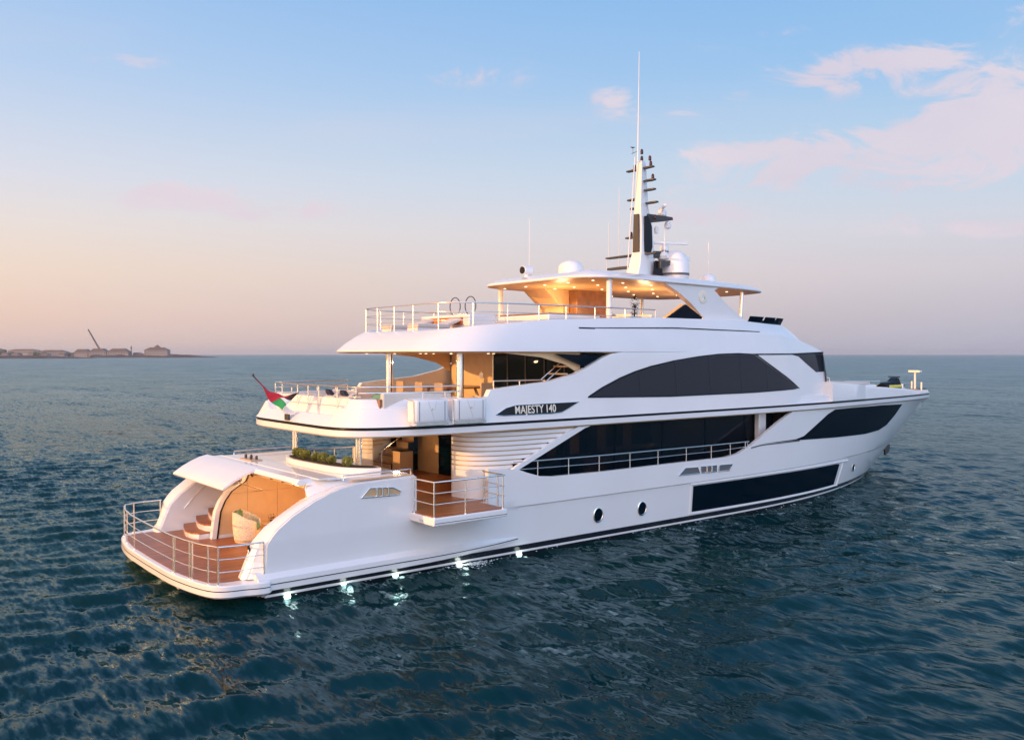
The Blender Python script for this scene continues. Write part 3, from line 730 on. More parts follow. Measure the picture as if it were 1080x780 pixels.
# louvred corner walls (starboard and port), grooves are real slots between slats
def louver(s):
    path = catmull([(9.9,1.9,0),(8.5,2.65,0),(8.33,3.2,0),(8.55,3.75,0),(9.2,4.12,0),(10.2,4.28,0),(11.8,4.36,0),(13.2,4.38,0)], 6)
    P_ = [(p.x, s*p.y) for p in path[6:]]
    def wall(z0, z1, off, name, mat, par, xmax=99, t=.10):
        bm = NB(); rings = []
        pts = [p for p in P_ if p[0] <= xmax]
        for i, (x, y) in enumerate(pts):
            a = pts[max(0, i-1)]; b_ = pts[min(len(pts)-1, i+1)]; tx, ty = b_[0]-a[0], b_[1]-a[1]; l = math.hypot(tx, ty)
            nx, ny = (ty/l, -tx/l) if s < 0 else (-ty/l, tx/l)
            if ny * s < 0 and abs(ny) > .5: nx, ny = -nx, -ny
            if nx > .3: nx, ny = -nx, -ny
            o, i_ = off, off - t
            rings.append([(x+nx*o, y+ny*o, z0),(x+nx*o, y+ny*o, z1),(x+nx*i_, y+ny*i_, z1),(x+nx*i_, y+ny*i_, z0)])
        ring_loft(bm, rings, True); return link(name, bm, mat, par, 35)
    w = wall(1.93, 2.85, 0, 'corner_wall', WHITE, yacht, 9.3 if s < 0 else 9.3)
    n = 8; dz = (4.10 - 2.86) / n
    # the front edge of the louvres is cut on the slant of the side opening
    for i in range(n):
        z0 = 2.86 + i * dz
        xm = 9.93 + (z0 - 2.84) / (4.1 - 2.84) * 3.0
        wall(z0, z0 + dz*.74, 0, 'slat', WHITE, w, xm)
        wall(z0 + dz*.74, z0 + dz, -.07, 'groove', TAN, w, xm, .03)
louver(-1); louver(1)
# slanted fin that closes the louvres against the saloon glass
for s in (-1, 1):
    bm = NB(); sheet(bm, [(9.62,2.80),(9.86,2.82),(12.85,4.04),(13.1,4.1)], [(9.62,2.82),(9.66,2.88),(12.0,3.93),(12.55,4.1),(13.1,4.11)], lambda x, z: 4.46, [], .3, s); thicken(bm, .14)
    link('side_fin', bm, WHITE, yacht, 30, bevel=.01)
# saloon
for s in (-1, 1):
    bm = NB(); box(bm, (9.85, s*3.55-.02, 1.93),(25, s*3.55+.02, 4.12)); sw = link('saloon_window', bm, SGLASS, yacht)
    for x in (12.6, 15.2, 17.8, 20.4, 23.0):
        bm = NB(); box(bm, (x, s*3.53-.03, 1.93),(x+.07, s*3.53+.03, 4.12)); link('mullion', bm, BLACK, sw)
    bm = NB(); box(bm, (23.6, s*3.75-.12, 1.93),(24.1, s*3.75+.12, 4.12)); link('pillar', bm, WHITE, yacht, bevel=.03)
bm = NB(); box(bm, (11.0,-3.5,1.93),(11.06,1.9,4.12)); box(bm, (10.98,-3.4,3.35),(11.0,1.9,3.42)); link('saloon_door', bm, DGLASS, yacht)
bm = NB(); box(bm, (11.0,1.9,1.93),(11.1,3.4,4.12)); link('saloon_bulkhead', bm, TAN, yacht)
bm = NB(); box(bm, (9.3,2.0,1.93),(9.9,2.55,2.9)); link('bar_cabinet', bm, TAN, yacht, bevel=.02)
bm = NB(); box(bm, (9.3,2.0,2.9),(9.92,2.57,2.94)); link('bar_top', bm, BLACK, yacht)
bm = NB(); box(bm, (24.9,-3.5,1.93),(25,3.5,4.12)); link('saloon_bulkhead', bm, TAN, yacht)
# far side panels seen inside the saloon: curtains and joinery
for i, x in enumerate((11.6,13.3,14.1,16.0,17.2,18.6,20.3,22.0)):
    bm = NB(); n = 9
    pts = [(x + k*.07, 2.6 + .04*(-1)**k) for k in range(n)]
    prism(bm, pts + [(a+.01, b_+.03) for a, b_ in pts[::-1]], 2.1, 4.0, 'z'); link('curtain', bm, CREAM, yacht)
bm = NB(); box(bm, (12,-1.6,1.93),(15.5,-.6,2.55)); box(bm,(18,-1.5,1.93),(21,-.2,2.7)); link('saloon_furniture', bm, TAN, yacht, bevel=.05)
lamp(13.2, 1.0, 3.8, 45); lamp(18.4, 1.2, 3.8, 45); lamp(22, 1.0, 3.8, 20)
# port stair to the upper deck
for i in range(8):
    x = 9.0 + .26*i; z = 2.12 + .27*i
    bm = NB(); box(bm, (x,2.7,z-.05),(x+.34,3.95,z)); o = link('tread', bm, WOOD, yacht)
    o.name = 'stair_tread'
    bm = NB(); box(bm, (x+.30,2.7,z-.02),(x+.33,3.95,z+.21)); link('riser', bm, TAN, o)
bm = NB(); tube(bm, [(8.9,2.65,2.9),(10.9,2.65,4.1)], .012, 8); tube(bm, [(8.9,2.65,2.9),(8.9,2.65,1.93)], .012, 8); link('handrail', bm, CHROME, yacht)
# side deck rails above the bulwark, both sides
def hz(x, y): return lerp_pts([(9.84,3.09),(22.1,2.98)], x)
for s in (-1, 1):
    pth = [(x, s*(hb(x, 2.5)-.08)) for x in np.linspace(9.7, 22.15, 26)]
    railing(pth, [lambda x, y: lerp_pts([(9.8,3.08),(13.5,3.03),(20,3.0),(22.2,3.0)], x), lambda x, y: lerp_pts([(9.8,2.84),(13.5,2.76),(20,2.75),(22.2,2.80)], x)],
            [(x, s*(hb(x, 2.5)-.08), lerp_pts(topc[14:], x)-.02) for x in (10.72,12.1,13.55,15.1,16.6,18.2,19.7,20.9,21.9)])
    bm = NB(); tube(bm, [(22.1, s*4.36, 3.0),(22.2, s*4.36, 2.75)], .024, 8); link('rail_end', bm, CHROME, yacht)

# ---------- upper deck slab and bulwark (black sheer stripe in a groove)
def udz_lo(i, x, y):      # top of lower tier
    return None
def bul(x, y):            # bulwark top height
    if x > 32.2: return 5.02 - .80 * ((x - 32.2) / 14.2) ** 1.25
    if x > 8.6: return 4.7
    if x < 4.6:
        k = min(max((y - 2.35) / .6, 0), 1); k = k*k*(3-2*k)
        return 4.72 + k * .52
    return 5.24
def tier(x, y): 
    b = bul(x, y); return 4.72 if b < 4.8 else min(b, 4.96)
bm = NB()
z_ = lambda base: (lambda i, x, y: base + dzb(x))
def insU(t):
    def f(i):
        x, y = UD[i]
        if x > 32.2: return t * .12
        if x > 8.6: return t * .12 + .12
        return t
    return f
rings = [full(inset(UD, .22), z_(4.10)), full(inset(UD, .05), z_(4.12)), full(inset(UD, 0), z_(4.16)), full(UD, z_(4.335)), full(inset(UD, .035), z_(4.34)), full(inset(UD, .035), z_(4.42)), full(UD, z_(4.425)),
         full(inset(UD, insU(.07)), lambda i, x, y: 4.5 + dzb(x)),
         full(inset(UD, insU(.33)), lambda i, x, y: tier(x, y) if x < 32.2 else bul(x, y) - .1),
         full(inset(UD, insU(.40)), lambda i, x, y: tier(x, y) + .01 if x < 32.2 else bul(x, y) - .05),
         full(inset(UD, insU(.55)), lambda i, x, y: bul(x, y) - .02 if x < 32.2 else bul(x, y) - .02),
         full(inset(UD, insU(.60)), lambda i, x, y: bul(x, y)),
         full(inset(UD, insU(.78)), lambda i, x, y: bul(x, y)),
         full(inset(UD, lambda i: insU(.82)(i) + (.1 if UD[i][0] > 8.6 else 0)), lambda i, x, y: 4.6 + dzb(x))]
ring_loft(bm, rings, mis=[1, 1, 0, 2, 2, 2] + [0]*8)
upper = link('upper_deck', bm, [WHITE, CREAM, BLACK], yacht, 26)
bm = NB(); T = [p for p in inset(UD, .85) if p[0] < 13.5]
lp = [(x, -y) for x, y in T] + [(x, y) for x, y in T[1:]][::-1]
prism(bm, lp, 4.60, 4.64, 'z'); link('teak_deck', bm, TEAK, upper)
# belt moulding forward step: side box (wing station) with its own stripe
for s in (-1, 1):
    bm = NB(); xs2 = [28.5, 28.62, 28.8, 29.2, 29.6, 30.1, 30.6, 31.1, 31.6, 32.0, 32.3]; rings = []
    for x in xs2:
        y = ud_y(x) - (.55 if x < 28.6 else 0.)
        rings.append([(x, s*(y+.015), 4.43),(x, s*(y+.0), 5.1),(x, s*(y-.04), lerp_pts([(28.5,5.33),(32.4,5.08)], x)),(x, s*(y-.55), lerp_pts([(28.5,5.33),(32.4,5.08)], x)),(x, s*(y-.6), 4.43)])
    ring_loft(bm, rings, True); link('wing_bulwark', bm, WHITE, yacht, 30)
    bm = NB(); tube(bm, [(x, s*(ud_y(x)+.012), 4.375+dzb(x)) for x in xs2], .03, 6); link('trim_line', bm, BLACK, upper)
# downlights in the soffit above the after main deck
for (x, y) in ((5.0,-3.),(5.0,0),(5.0,3.),(7.,-3.4),(7.,-1.2),(7.,1.2),(7.,3.4),(9.,-2.),(9.,0),(9.,2.)): downlight(x, y, 4.10, upper, .045)
lamp(7.6, -.6, 3.5, 26, .1); lamp(9.3, 2.0, 3.6, 16, .1)

# superstructure side walls of the upper deck (wide body), arch windows
def W(x, z):
    y = ud_y(x) - .015 - .1*(z - 4.42) - .11*max(0, x-25)
    if z > 6.6: y -= .24*(z-6.6)
    return y
wtop = [(8.5,5.22),(8.72,5.26),(8.85,5.47),(9.5,5.54),(11.3,5.69),(12.5,5.93),(13.04,6.13),(13.85,6.48),(14.3,6.62),(15.5,6.75),(17.2,7.02),(19,7.29),(21,7.45),(23.1,7.49),(25,7.42),(26.6,7.25),(28,6.95),(28.9,6.72)]
walls = []
for s in (-1, 1):
    bm = NB(); sheet(bm, [(8.5,4.42),(28.9,4.42)], wtop, W, [4.8,5.2,5.6,6.0,6.4,6.6,6.8,7.0,7.2,7.35], .5, s); thicken(bm, .22)
    walls.append(link('side_wall', bm, WHITE, yacht, 30))
for s, w in zip((-1, 1), walls):
    surf_part('arch_window', [(13.05,5.12),(17.2,5.04),(22.44,5.05),(25.9,5.11),(22.7,6.56),(21.6,6.60),(20.3,6.57),(18.99,6.47),(17.6,6.32),(16.28,6.12),(15.4,5.93),(14.64,5.72),(13.7,5.40)], W, .012, UGLASS, w, sides=(s,), label='dark arched window sweeping along the upper deck side')
    bm = NB()
    fr = [(13.0,5.11),(17.2,5.02),(22.44,5.03),(26.0,5.10),(22.75,6.59),(21.6,6.63),(20.3,6.60),(18.99,6.50),(17.6,6.35),(16.28,6.15),(15.4,5.96),(14.64,5.75),(13.7,5.42),(13.0,5.11)]
    P_ = []
    for a, b_ in zip(fr, fr[1:]):
        for k in range(6):
            x = a[0]+(b_[0]-a[0])*k/6; z = a[1]+(b_[1]-a[1])*k/6; P_.append((x, s*(W(x, z)+.008), z))
    P_.append(P_[0]); tube(bm, P_, .028, 6)
    bm2 = bm; x0 = [(22.75,6.59),(26.02,5.10)]
    link('window_frame', bm, BLACK, w, 60)
    for xj in (15.6, 17.6, 19.6, 21.6, 23.4):
        zj = lerp_pts([(14.6,5.72),(16.28,6.12),(17.6,6.32),(18.99,6.47),(20.3,6.57),(22.7,6.56),(25.9,5.11)], xj); bm = NB(); tube(bm, [(xj, s*(W(xj, z)+.010), z) for z in (5.08, 5.6, zj)], .009, 5); link('pane_joint', bm, BLACK, w)
    surf_part('bridge_window', [(25.3,6.62),(26.2,6.64),(28.9,6.69),(28.9,5.8),(27.95,5.78),(26.9,6.2),(26.2,6.5)], W, .012, UGLASS, w, sides=(s,))
    bm = NB(); tube(bm, [(x, s*(W(x, 6.6)+.01), lerp_pts([(22.6,6.6),(25.4,6.61),(28.9,6.69)], x)) for x in np.linspace(22.6, 28.9, 14)], .03, 6); link('trim_line', bm, BLACK, w)
    # dark triangular window at the after end, under the sun deck overhang
    surf_part('corner_window', [(11.6,6.62),(13.9,6.55),(13.1,6.22),(12.9,6.20)], lambda x, z: W(13, 5.9)-.13, .0, DGLASS, w, sides=(s,), t=.03)
    # name plate
    pl_ = [(8.98,4.66),(9.4,4.86),(9.8,4.94),(12.55,4.96),(12.1,4.77),(11.75,4.64),(11.3,4.61),(9.3,4.62)]
    o = surf_part('name_plate', pl_, W, .012, BLACK, w, sides=(s,))[0]
    bm = NB(); P_ = [(x, s*(W(x, z)+.014), z) for x, z in pl_ + [pl_[0]]]; tube(bm, P_, .012, 6); link('plate_rim', bm, CHROME, w)
    # lettering
    cu = bpy.data.curves.new('name', 'FONT'); cu.body = 'MAJESTY 140'; cu.size = .30; cu.extrude = .008; cu.align_x = 'CENTER'; cu.align_y = 'CENTER'; cu.offset = .003
    cu.space_character = 1.04; cu.space_word = .8
    to = bpy.data.objects.new('name', cu); C.objects.link(to); bpy.context.view_layer.update()
    me_ = bpy.data.meshes.new_from_object(to); bpy.data.objects.remove(to)
    sx = 1.72 / (max(v.co.x for v in me_.vertices) - min(v.co.x for v in me_.vertices))
    for v in me_.vertices:
        x, z = v.co.x * sx * (1 if s < 0 else -1), v.co.y * 1.22
        X_ = 10.62 + x; Z_ = 4.775 + z; v.co = (X_, s*(W(X_, Z_) + .016 + v.co.z), Z_)
    me_.materials.clear(); me_.materials.append(LETTER)
    o = bpy.data.objects.new('lettering', me_); C.objects.link(o); o.parent = w; o['label'] = 'raised ivory letters reading MAJESTY 140'
# front of the bridge
bm = NB(); fo = outline([(28.9,3.85),(29.6,3.3),(30.3,2.2),(30.6,0)], 6)
def frontring(z, rake): return [(x - rake, -max(0,y), z) for x, y in fo] + [(x - rake, y, z) for x, y in fo[:-1]][::-1]
ring_loft(bm, [frontring(4.42, 0), frontring(5.75, .15)], closed=False, cap0=False, cap1=False); link('bridge_front', bm, WHITE, yacht)
bm = NB(); ring_loft(bm, [frontring(5.75, .17), frontring(6.7, .45)], closed=False, cap0=False, cap1=False); link('windscreen', bm, PGLASS, yacht)
# deckhouse aft wall: glass doors and cream panel
bm = NB(); box(bm, (13.0,1.05,4.64),(13.1,3.9,6.66)); dh = link('lounge_bulkhead', bm, CREAM, yacht)
bm = NB(); lathe(bm, [(.14,0),(.14,.02),(.10,.03)], (12.97, 1.75, 5.75), 18, 'x'); link('wall_emblem', bm, CHROME, dh)
bm = NB(); box(bm, (13.03,-4.2,4.64),(13.06,1.05,6.66)); gd = link('lounge_doors', bm, DGLASS, yacht)
for y in (1.02,.1,-1.0,-2.1,-3.2): 
    bm = NB(); box(bm, (13.0,y-.03,4.64),(13.04,y+.03,6.66)); link('door_frame', bm, CHROME if y > 1 else DGREY, gd)
bm = NB(); box(bm, (13.06,-4.1,4.5),(28,4.1,4.66)); link('lounge_floor', bm, TAN, yacht)
# cream cheeks framing the sweep, port and starboard
for s in (-1, 1):
    bm = NB(); prism(bm, [(9.4,6.66),(13.0,6.66),(13.0,5.9),(12.3,6.25),(11.2,6.5)], s*3.98, s*4.04); link('overhang_bracket', bm, CREAM, yacht)
# stair rails on the starboard side
for dz in (0, -.22):
    bm = NB(); tube(bm, [(11.55,-3.6,5.72+dz),(12.75,-3.6,6.5+dz)], .022, 8); link('handrail', bm, CHROME, yacht)
for i in range(7):
    bm = NB(); x = 11.2+.25*i; z = 4.9+.26*i; box(bm, (x,-3.95,z-.05),(x+.3,-3.25,z)); link('stair_tread', bm, CREAM, yacht)
railing([(9.4,-3.75),(11.6,-3.75)], [5.72, 5.45], [(9.4,-3.75,4.64),(10.5,-3.75,4.64),(11.6,-3.75,4.64)])
# rail round the after upper deck
ui = inset(UD, .66)
rp = [p for p in ui if p[0] < 8.6]
rp2 = [(x, -y) for x, y in rp][::-1] + [(x, y) for x, y in rp[1:]]
lo_ = [p for p in rp2 if p[0] < 5.0 and abs(p[1]) < 3.1]
railing(rp2, [5.60], [], parent=yacht)
railing(lo_, [5.60, 5.3, 5.0], [(x, y, bul(x-.3, abs(y))-.02) for (x, y) in [min(lo_, key=lambda p: abs(p[1]-t)) for t in (-2.95,-2.1,-.9,0,.9,2.1,2.95)]])
railing([p for p in rp2 if p[1] < -3.0], [5.42], [(x, y, 5.22) for x, y in [min([q for q in rp2 if q[1] < -2.9], key=lambda p: abs(p[0]-t)) for t in (4.75,5.7,6.6,7.5,8.4)]])
railing([p for p in rp2 if p[1] > 3.0], [5.42], [(x, y, 5.22) for x, y in [min([q for q in rp2 if q[1] > 2.9], key=lambda p: abs(p[0]-t)) for t in (4.75,5.7,6.6,7.5,8.4)]])
# life raft canisters in their cradles
for k, x0 in enumerate((5.86, 7.30)):
    bm = NB(); g = NB(); box(g, (0,-.26,0),(1.22,.26,.72))
    bmesh.ops.bevel(g, geom=g.edges[:], offset=.11, segments=4, affect='EDGES', profile=.5)
    bmesh.ops.translate(g, verts=g.verts, vec=(x0+.0, -4.32, 4.52)); me_ = bpy.data.meshes.new('t'); g.to_mesh(me_); g.free(); bm.from_mesh(me_)
    lr = link('life_raft', bm, WHITE, yacht, 40)
    lr['label'] = ['white life raft canister abaft its twin', 'white life raft canister next to the name plate'][k]
    for dx in (.14, 1.05):
        b2 = NB(); tube(b2, [(x0+dx,-4.583,4.6),(x0+dx,-4.583,5.18)], .010, 6); link('strap', b2, RUBBER, lr)
    b2 = NB(); tube(b2, [(x0+.45,-4.583,5.2),(x0+.68,-4.583,4.6)], .005, 5); tube(b2, [(x0+.75,-4.583,5.2),(x0+.68,-4.583,4.9)], .004, 5); lathe(b2, [(.03,-.01),(.03,.01)], (x0+.6,-4.59,4.95), 10, 'y'); link('lashing', b2, CUSH, lr)
    b2 = NB(); box(b2, (x0+.05,-4.56,4.46),(x0+1.2,-4.1,4.53)); tube(b2, [(x0-.03,-4.5,4.46),(x0-.03,-4.5,5.2),(x0-.03,-4.1,5.25)], .02, 6); link('cradle', b2, CHROME, lr)

# ---------- sun deck slab
SDc = [(6.95,0),(6.95,1.5),(7.05,2.6),(7.5,3.45),(8.6,4.0),(10.5,4.22),(14,4.3),(18,4.3),(22,4.2),(25,4.0),(27.3,3.6),(28.9,2.9),(29.7,1.5),(29.9,0)]
STc = [(8.0,0),(8.0,1.5),(8.08,2.4),(8.45,3.05),(9.3,3.5),(10.9,3.72),(14,3.82),(18,3.82),(22,3.75),(24.5,3.45),(26.3,3.05),(27.3,2.4),(27.8,1.3),(27.9,0)]
SD, ST = outline(SDc, 5), outline(STc, 5)
zt = lambda i, x, y: lerp_pts([(8.,7.40),(9.,7.55),(12.,7.8),(17.,8.0),(22.,8.02),(25.,7.93),(27.3,7.9)], x)
mix2 = lambda a, b_, t: [(p[0]*(1-t)+q[0]*t, p[1]*(1-t)+q[1]*t) for p, q in zip(a, b_)]
def zmid(t, bulge):
    return lambda i, x, y: 6.76*(1-t) + zt(i, x, y)*t + bulge
bm = NB()
ring_loft(bm, [full(inset(SD, .5), 6.63), full(inset(SD, .08), 6.655), full(SD, 6.69), full(inset(SD, .01), 6.74), full(mix2(SD, ST, .35), zmid(.38, .03)), full(mix2(SD, ST, .7), zmid(.74, .03)), full(mix2(SD, ST, .95), zmid(.97, .0)), full(ST, zt), full(inset(ST, .14), zt), full(inset(ST, .17), lambda i, x, y: zt(i, x, y)-.05), full(inset(ST, .2), 7.3)], mis=[1, 1] + [0]*9)
sund = link('sun_deck', bm, [WHITE, CREAM], yacht, 28)
bm = NB(); T = inset(ST, .22); lp = [(x, -y) for x, y in T] + [(x, y) for x, y in T[1:-1]][::-1]; prism(bm, lp, 7.30, 7.33, 'z'); link('teak_deck', bm, TEAK, sund)
for (x, y) in ((7.9,-2.),(7.9,0),(7.9,2.),(9.6,-3.2),(9.6,-1),(9.6,1),(9.6,3.2),(11.5,-3.),(11.5,-1),(11.5,1),(11.5,3)): downlight(x, y, 6.63, sund, .045)
lamp(9.6, -1.6, 6.3, 26, .05); lamp(9.6, 2.4, 6.3, 16, .05)
# thin black line along the coaming
for s in (-1, 1):
    def sdy(x, z):
        a = lerp_pts(SD[22:60], x); b_ = lerp_pts(ST[22:60], x); t = (z-6.74)/(lerp_pts([(12.,7.8),(17.,8.0),(22.,8.02),(25.,7.93)], x)-6.74)
        return a + (b_-a)*t
    bm = NB(); tube(bm, [(x, s*(sdy(x, 7.55)+.035), lerp_pts([(13.,7.52),(18.,7.62),(23.8,7.56)], x)) for x in np.linspace(13.1, 23.7, 26)], .02, 6)
    tube(bm, [(x, s*(sdy(x, 7.55)+.035), 7.52) for x in (13.0,13.3,13.75)], .035, 6); link('trim_line', bm, BLACK, sund)
# sun deck rail
si = inset(ST, .07); rp = [p for p in si if p[0] < 17.6]
rp3 = [(x, -y) for x, y in rp][::-1] + [(x, y) for x, y in rp[1:]]
def rz(x, y): return 8.27
def clampz(z): return lambda x, y: max(z, zt(0, x, y) + .02)
px = []
acc = 0; prev = None
for p in rp3:
    if prev is None or math.dist(p, prev) > 1.15: px.append(p); prev = p
railing(rp3, [8.30, clampz(8.0), clampz(7.72)], [(x, y, zt(0, x, y)) for x, y in px])
# low dark windscreen round the forward sun deck
fo2 = [p for p in inset(ST, .12) if p[0] > 22.9]
panels = [fo2[i:i+4] for i in range(0, len(fo2)-3, 3)]
for s in (-1, 1):
    for pn in panels:
        a, b_ = pn[0], pn[-1]
        sh_ = .07
        bm = NB(); rings = []
        for (x, y) in [(a[0]+(b_[0]-a[0])*sh_, a[1]+(b_[1]-a[1])*sh_)] + pn[1:-1] + [(b_[0]-(b_[0]-a[0])*sh_, b_[1]-(b_[1]-a[1])*sh_)]:
            cx, cy = x-22, y; l = math.hypot(cx, cy); ox, oy = cx/l*.22, cy/l*.12
            rings.append([(x, s*y, 7.9),(x+ox, s*(y+oy), 8.23),(x+ox-.03, s*(y+oy-.01), 8.23),(x-.03, s*(y-.01), 7.9)])
        ring_loft(bm, rings, True); link('wind_deflector', bm, DGLASS, sund)

# ---------- hardtop, its arch and posts
HTc = [(13.95,0),(13.95,1.8),(14.05,2.7),(14.5,3.3),(15.4,3.6),(18,3.7),(21,3.68),(23.5,3.5),(24.8,3.1),(25.3,2.2),(25.5,1.0),(25.5,0)]
HT = outline(HTc, 5)
bm = NB(); hz_ = lambda b_: (lambda i, x, y: b_ - .010*(x-14))
ring_loft(bm, [full(inset(HT, .9), hz_(9.40)), full(inset(HT, .25), hz_(9.40)), full(inset(HT, .02), hz_(9.43)), full(HT, hz_(9.46)), full(inset(HT, .02), hz_(9.52)), full(inset(HT, .35), hz_(9.68)), full(inset(HT, 1.1), hz_(9.82)), full(inset(HT, 2.2), hz_(9.88))], mis=[1,1]+[0]*6)
hard = link('hardtop', bm, [WHITE, CREAM], yacht, 30)
for x in (15.,16.6,18.2,19.8,21.4,23.):
    for y in (-2.6,-1.2,.2,1.4,2.8): downlight(x, y, 9.40-.010*(x-14), hard, .05)
lamp(16.0, .4, 8.2, 120, .15); lamp(19.4, -1.2, 8.2, 110, .15); lamp(22.6, 0, 8.5, 30, .15)  # added lamps; they stand in for deck light bouncing onto the soffit
for s in (-1, 1):
    bm = NB(); A_ = [(17.0,9.46),(17.9,9.36),(18.7,9.05),(19.4,8.68),(20.25,8.1),(20.3,7.9),(23.5,7.9),(23.25,7.98),(22.6,8.25),(21.7,8.72),(20.95,9.22),(21.5,9.46)]
    v0 = []; 
    def ay(z): return 3.62 - .0*(9.4-z) - .0
    a_ = [bm.verts.new((x, s*(3.60 - .03*(9.4-z)), z)) for x, z in A_]; b_ = [bm.verts.new((x, s*(3.34 - .03*(9.4-z)), z)) for x, z in A_]
    bm.faces.new(a_); bm.faces.new(b_[::-1])
    for i in range(len(A_)):
        j = (i+1) % len(A_); bm.faces.new((a_[i], b_[i], b_[j], a_[j]))
    arch = link('hardtop_arch', bm, WHITE, yacht, 30, bevel=.02)
    bm = NB(); prism(bm, [(18.05,8.02),(19.15,8.58),(20.15,8.10),(20.1,7.95),(18.1,7.95)], s*3.52, s*3.60); link('quarter_window', bm, DGLASS, arch)
    bm = NB(); prism(bm, [(18.02,8.0),(19.15,8.60),(19.0,7.95)], s*3.30, s*3.50); link('quarter_fairing', bm, CREAM, arch)
    bm = NB(); c_ = (20.2, s*3.595, 8.93)
    g = NB(); lathe(g, [(.25,-.01),(.26,.012),(.22,.018)], (0,0,0), 30, 'y')
    if s < 0: bmesh.ops.rotate(g, verts=g.verts, cent=(0,0,0), matrix=Matrix.Rotation(math.pi, 3, 'Z'))
    bmesh.ops.translate(g, verts=g.verts, vec=c_); em = link('emblem', g, LETTER, arch)
    bm = NB()
    for k in range(10):
        a0 = k*math.pi/5; r0 = .10 + .03*(k % 2)
        tube(bm, [(c_[0]+.04*math.cos(a0), c_[1]+s*.02, c_[2]+.04*math.sin(a0)), (c_[0]+r0*math.cos(a0), c_[1]+s*.02, c_[2]+r0*math.sin(a0))], .010, 5)
    link('emblem_mark', bm, CHROME, em)
    bm = NB(); tube(bm, [(15.16, s*3.3, zt(0,15,0)-.1),(15.16, s*3.3, 9.42)], .11, 18); link('hardtop_post', bm, WHITE, yacht, 50)
    bm = NB(); tube(bm, [(23.55, s*2.9, 7.4),(23.6, s*2.95, 9.38)], .08, 14); link('hardtop_post', bm, CHROME, yacht, 50)
# bar block and lounge fittings under the hardtop
bm = NB(); box(bm, (17.6,1.1,7.33),(19.6,2.4,9.38)); link('galley_block', bm, WOOD, yacht, bevel=.03)
bm = NB(); prism(bm, [(16.2,9.4),(17.6,9.4),(17.6,7.33),(17.2,7.33),(17.2,8.6)], 1.6, 3.1); link('galley_cheek', bm, CREAM, yacht, bevel=.03)

# ---------- mast
mb = NB()
def slab(bm, secs):     # secs: (z, xa, xf, hy)
    ring_loft(bm, [[(xa,-hy,z),(xa+.12*(xf-xa),-hy*1.0,z),(xf,-hy*.5,z),(xf,hy*.5,z),(xa+.12*(xf-xa),hy,z),(xa,hy,z)] for z, xa, xf, hy in secs])
slab(mb, [(9.7,19.6,21.3,.45),(10.4,19.95,21.1,.34),(11.0,20.1,21.1,.28),(12.2,20.15,21.0,.24),(13.0,20.15,20.75,.2),(14.9,20.25,20.62,.15),(15.05,20.28,20.55,.1)])
mast = link('mast', mb, WHITE, yacht, 30, bevel=.015)
bm = NB(); prism(bm, [(20.3,11.05),(20.3,12.6),(20.5,12.65),(20.75,12.2),(20.8,11.3),(20.7,11.05)], -.30, -.25); link('mast_panel', bm, BLACK, mast)
bm = NB(); prism(bm, [(-.19,11.05),(.19,11.05),(.13,12.7),(-.13,12.7)], 20.05, 20.12, 'x'); link('mast_panel', bm, DGREY, mast)
bm = NB(); prism(bm, [(20.6,9.75),(20.85,10.7),(21.25,10.7),(21.35,9.75)], -.44, -.40); link('mast_panel', bm, BLACK, mast)
def spreader(z, x, y0, y1, w, name='spreader', mat=DGREY, t=.07):
    bm = NB(); m_ = (y0+y1)/2
    prism(bm, [(x-w*.3,y0),(x+w*.3,y0),(x+w*.5,m_),(x+w*.3,y1),(x-w*.3,y1),(x-w*.5,m_)], z-t*.5, z+t*.5, 'z'); return link(name, bm, mat, mast, 30, bevel=.015)
spreader(10.98,20.5,-.9,2.2,.45); spreader(10.45,20.3,.2,1.9,.42,t=.1)
spreader(14.72,20.45,-.65,.9,.3); spreader(13.75,20.5,-.7,-.1,.3); spreader(13.42,20.4,.1,.8,.3); spreader(13.02,20.4,.0,.62,.3); spreader(11.75,20.35,.15,.85,.32); spreader(13.2,20.6,-.75,-.1,.3)
spreader(14.15,20.45,-.75,-.15,.3)
# forward platforms with radars
bm = NB(); prism(bm, [(20.6,12.75),(22.2,12.75),(22.25,12.62),(20.6,12.35)], -.22, .22); link('radar_platform', bm, DGREY, mast, bevel=.02)
bm = NB(); prism(bm, [(21.0,11.15),(22.3,11.2),(22.2,10.95),(21.0,10.85)], -.25, .25); link('radar_platform', bm, DGREY, mast, bevel=.02)
bm = NB(); prism(bm, [(21.0,10.7),(21.9,10.75),(21.9,10.6),(21.0,10.35)], -.6, .3); link('radar_platform', bm, DGREY, mast, bevel=.02)
def radar(x, z, w, rot=.5):
    bm = NB(); lathe(bm, [(.16,0),(.2,.05),(.2,.2),(.13,.3),(.06,.33)], (x,0,z), 18)
    g = NB(); box(g, (-w,-.06,0),(w,.06,.12)); bmesh.ops.rotate(g, verts=g.verts, cent=(0,0,0), matrix=Matrix.Rotation(rot,3,'Z')); bmesh.ops.translate(g, verts=g.verts, vec=(x,0,z+.33))
    me_ = bpy.data.meshes.new('t'); g.to_mesh(me_); g.free(); bm.from_mesh(me_); link('radar', bm, WHITE, mast, 35, bevel=.015)
radar(21.75,12.75,.75,.9); radar(21.9,11.2,1.1,-.5)
bm = NB(); box(bm, (21.5,-.5,10.85),(23.1,-.35,10.98)); lathe(bm, [(.12,0),(.25,.1),(.28,.25),(.2,.4),(.05,.46)], (21.6,-.2,10.72), 20); link('radar', bm, WHITE, mast, 35)
def navlight(x, y, z, mat=RED):
    bm = NB(); lathe(bm, [(.05,0),(.065,.03),(.065,.14),(.05,.16),(.055,.19),(.02,.22)], (x,y,z), 12); link('navigation_light', bm, DGREY if mat is None else material_dark_red, mast, 40)
material_dark_red = material('dark_red_lens', (.05, .008, .01), .3)
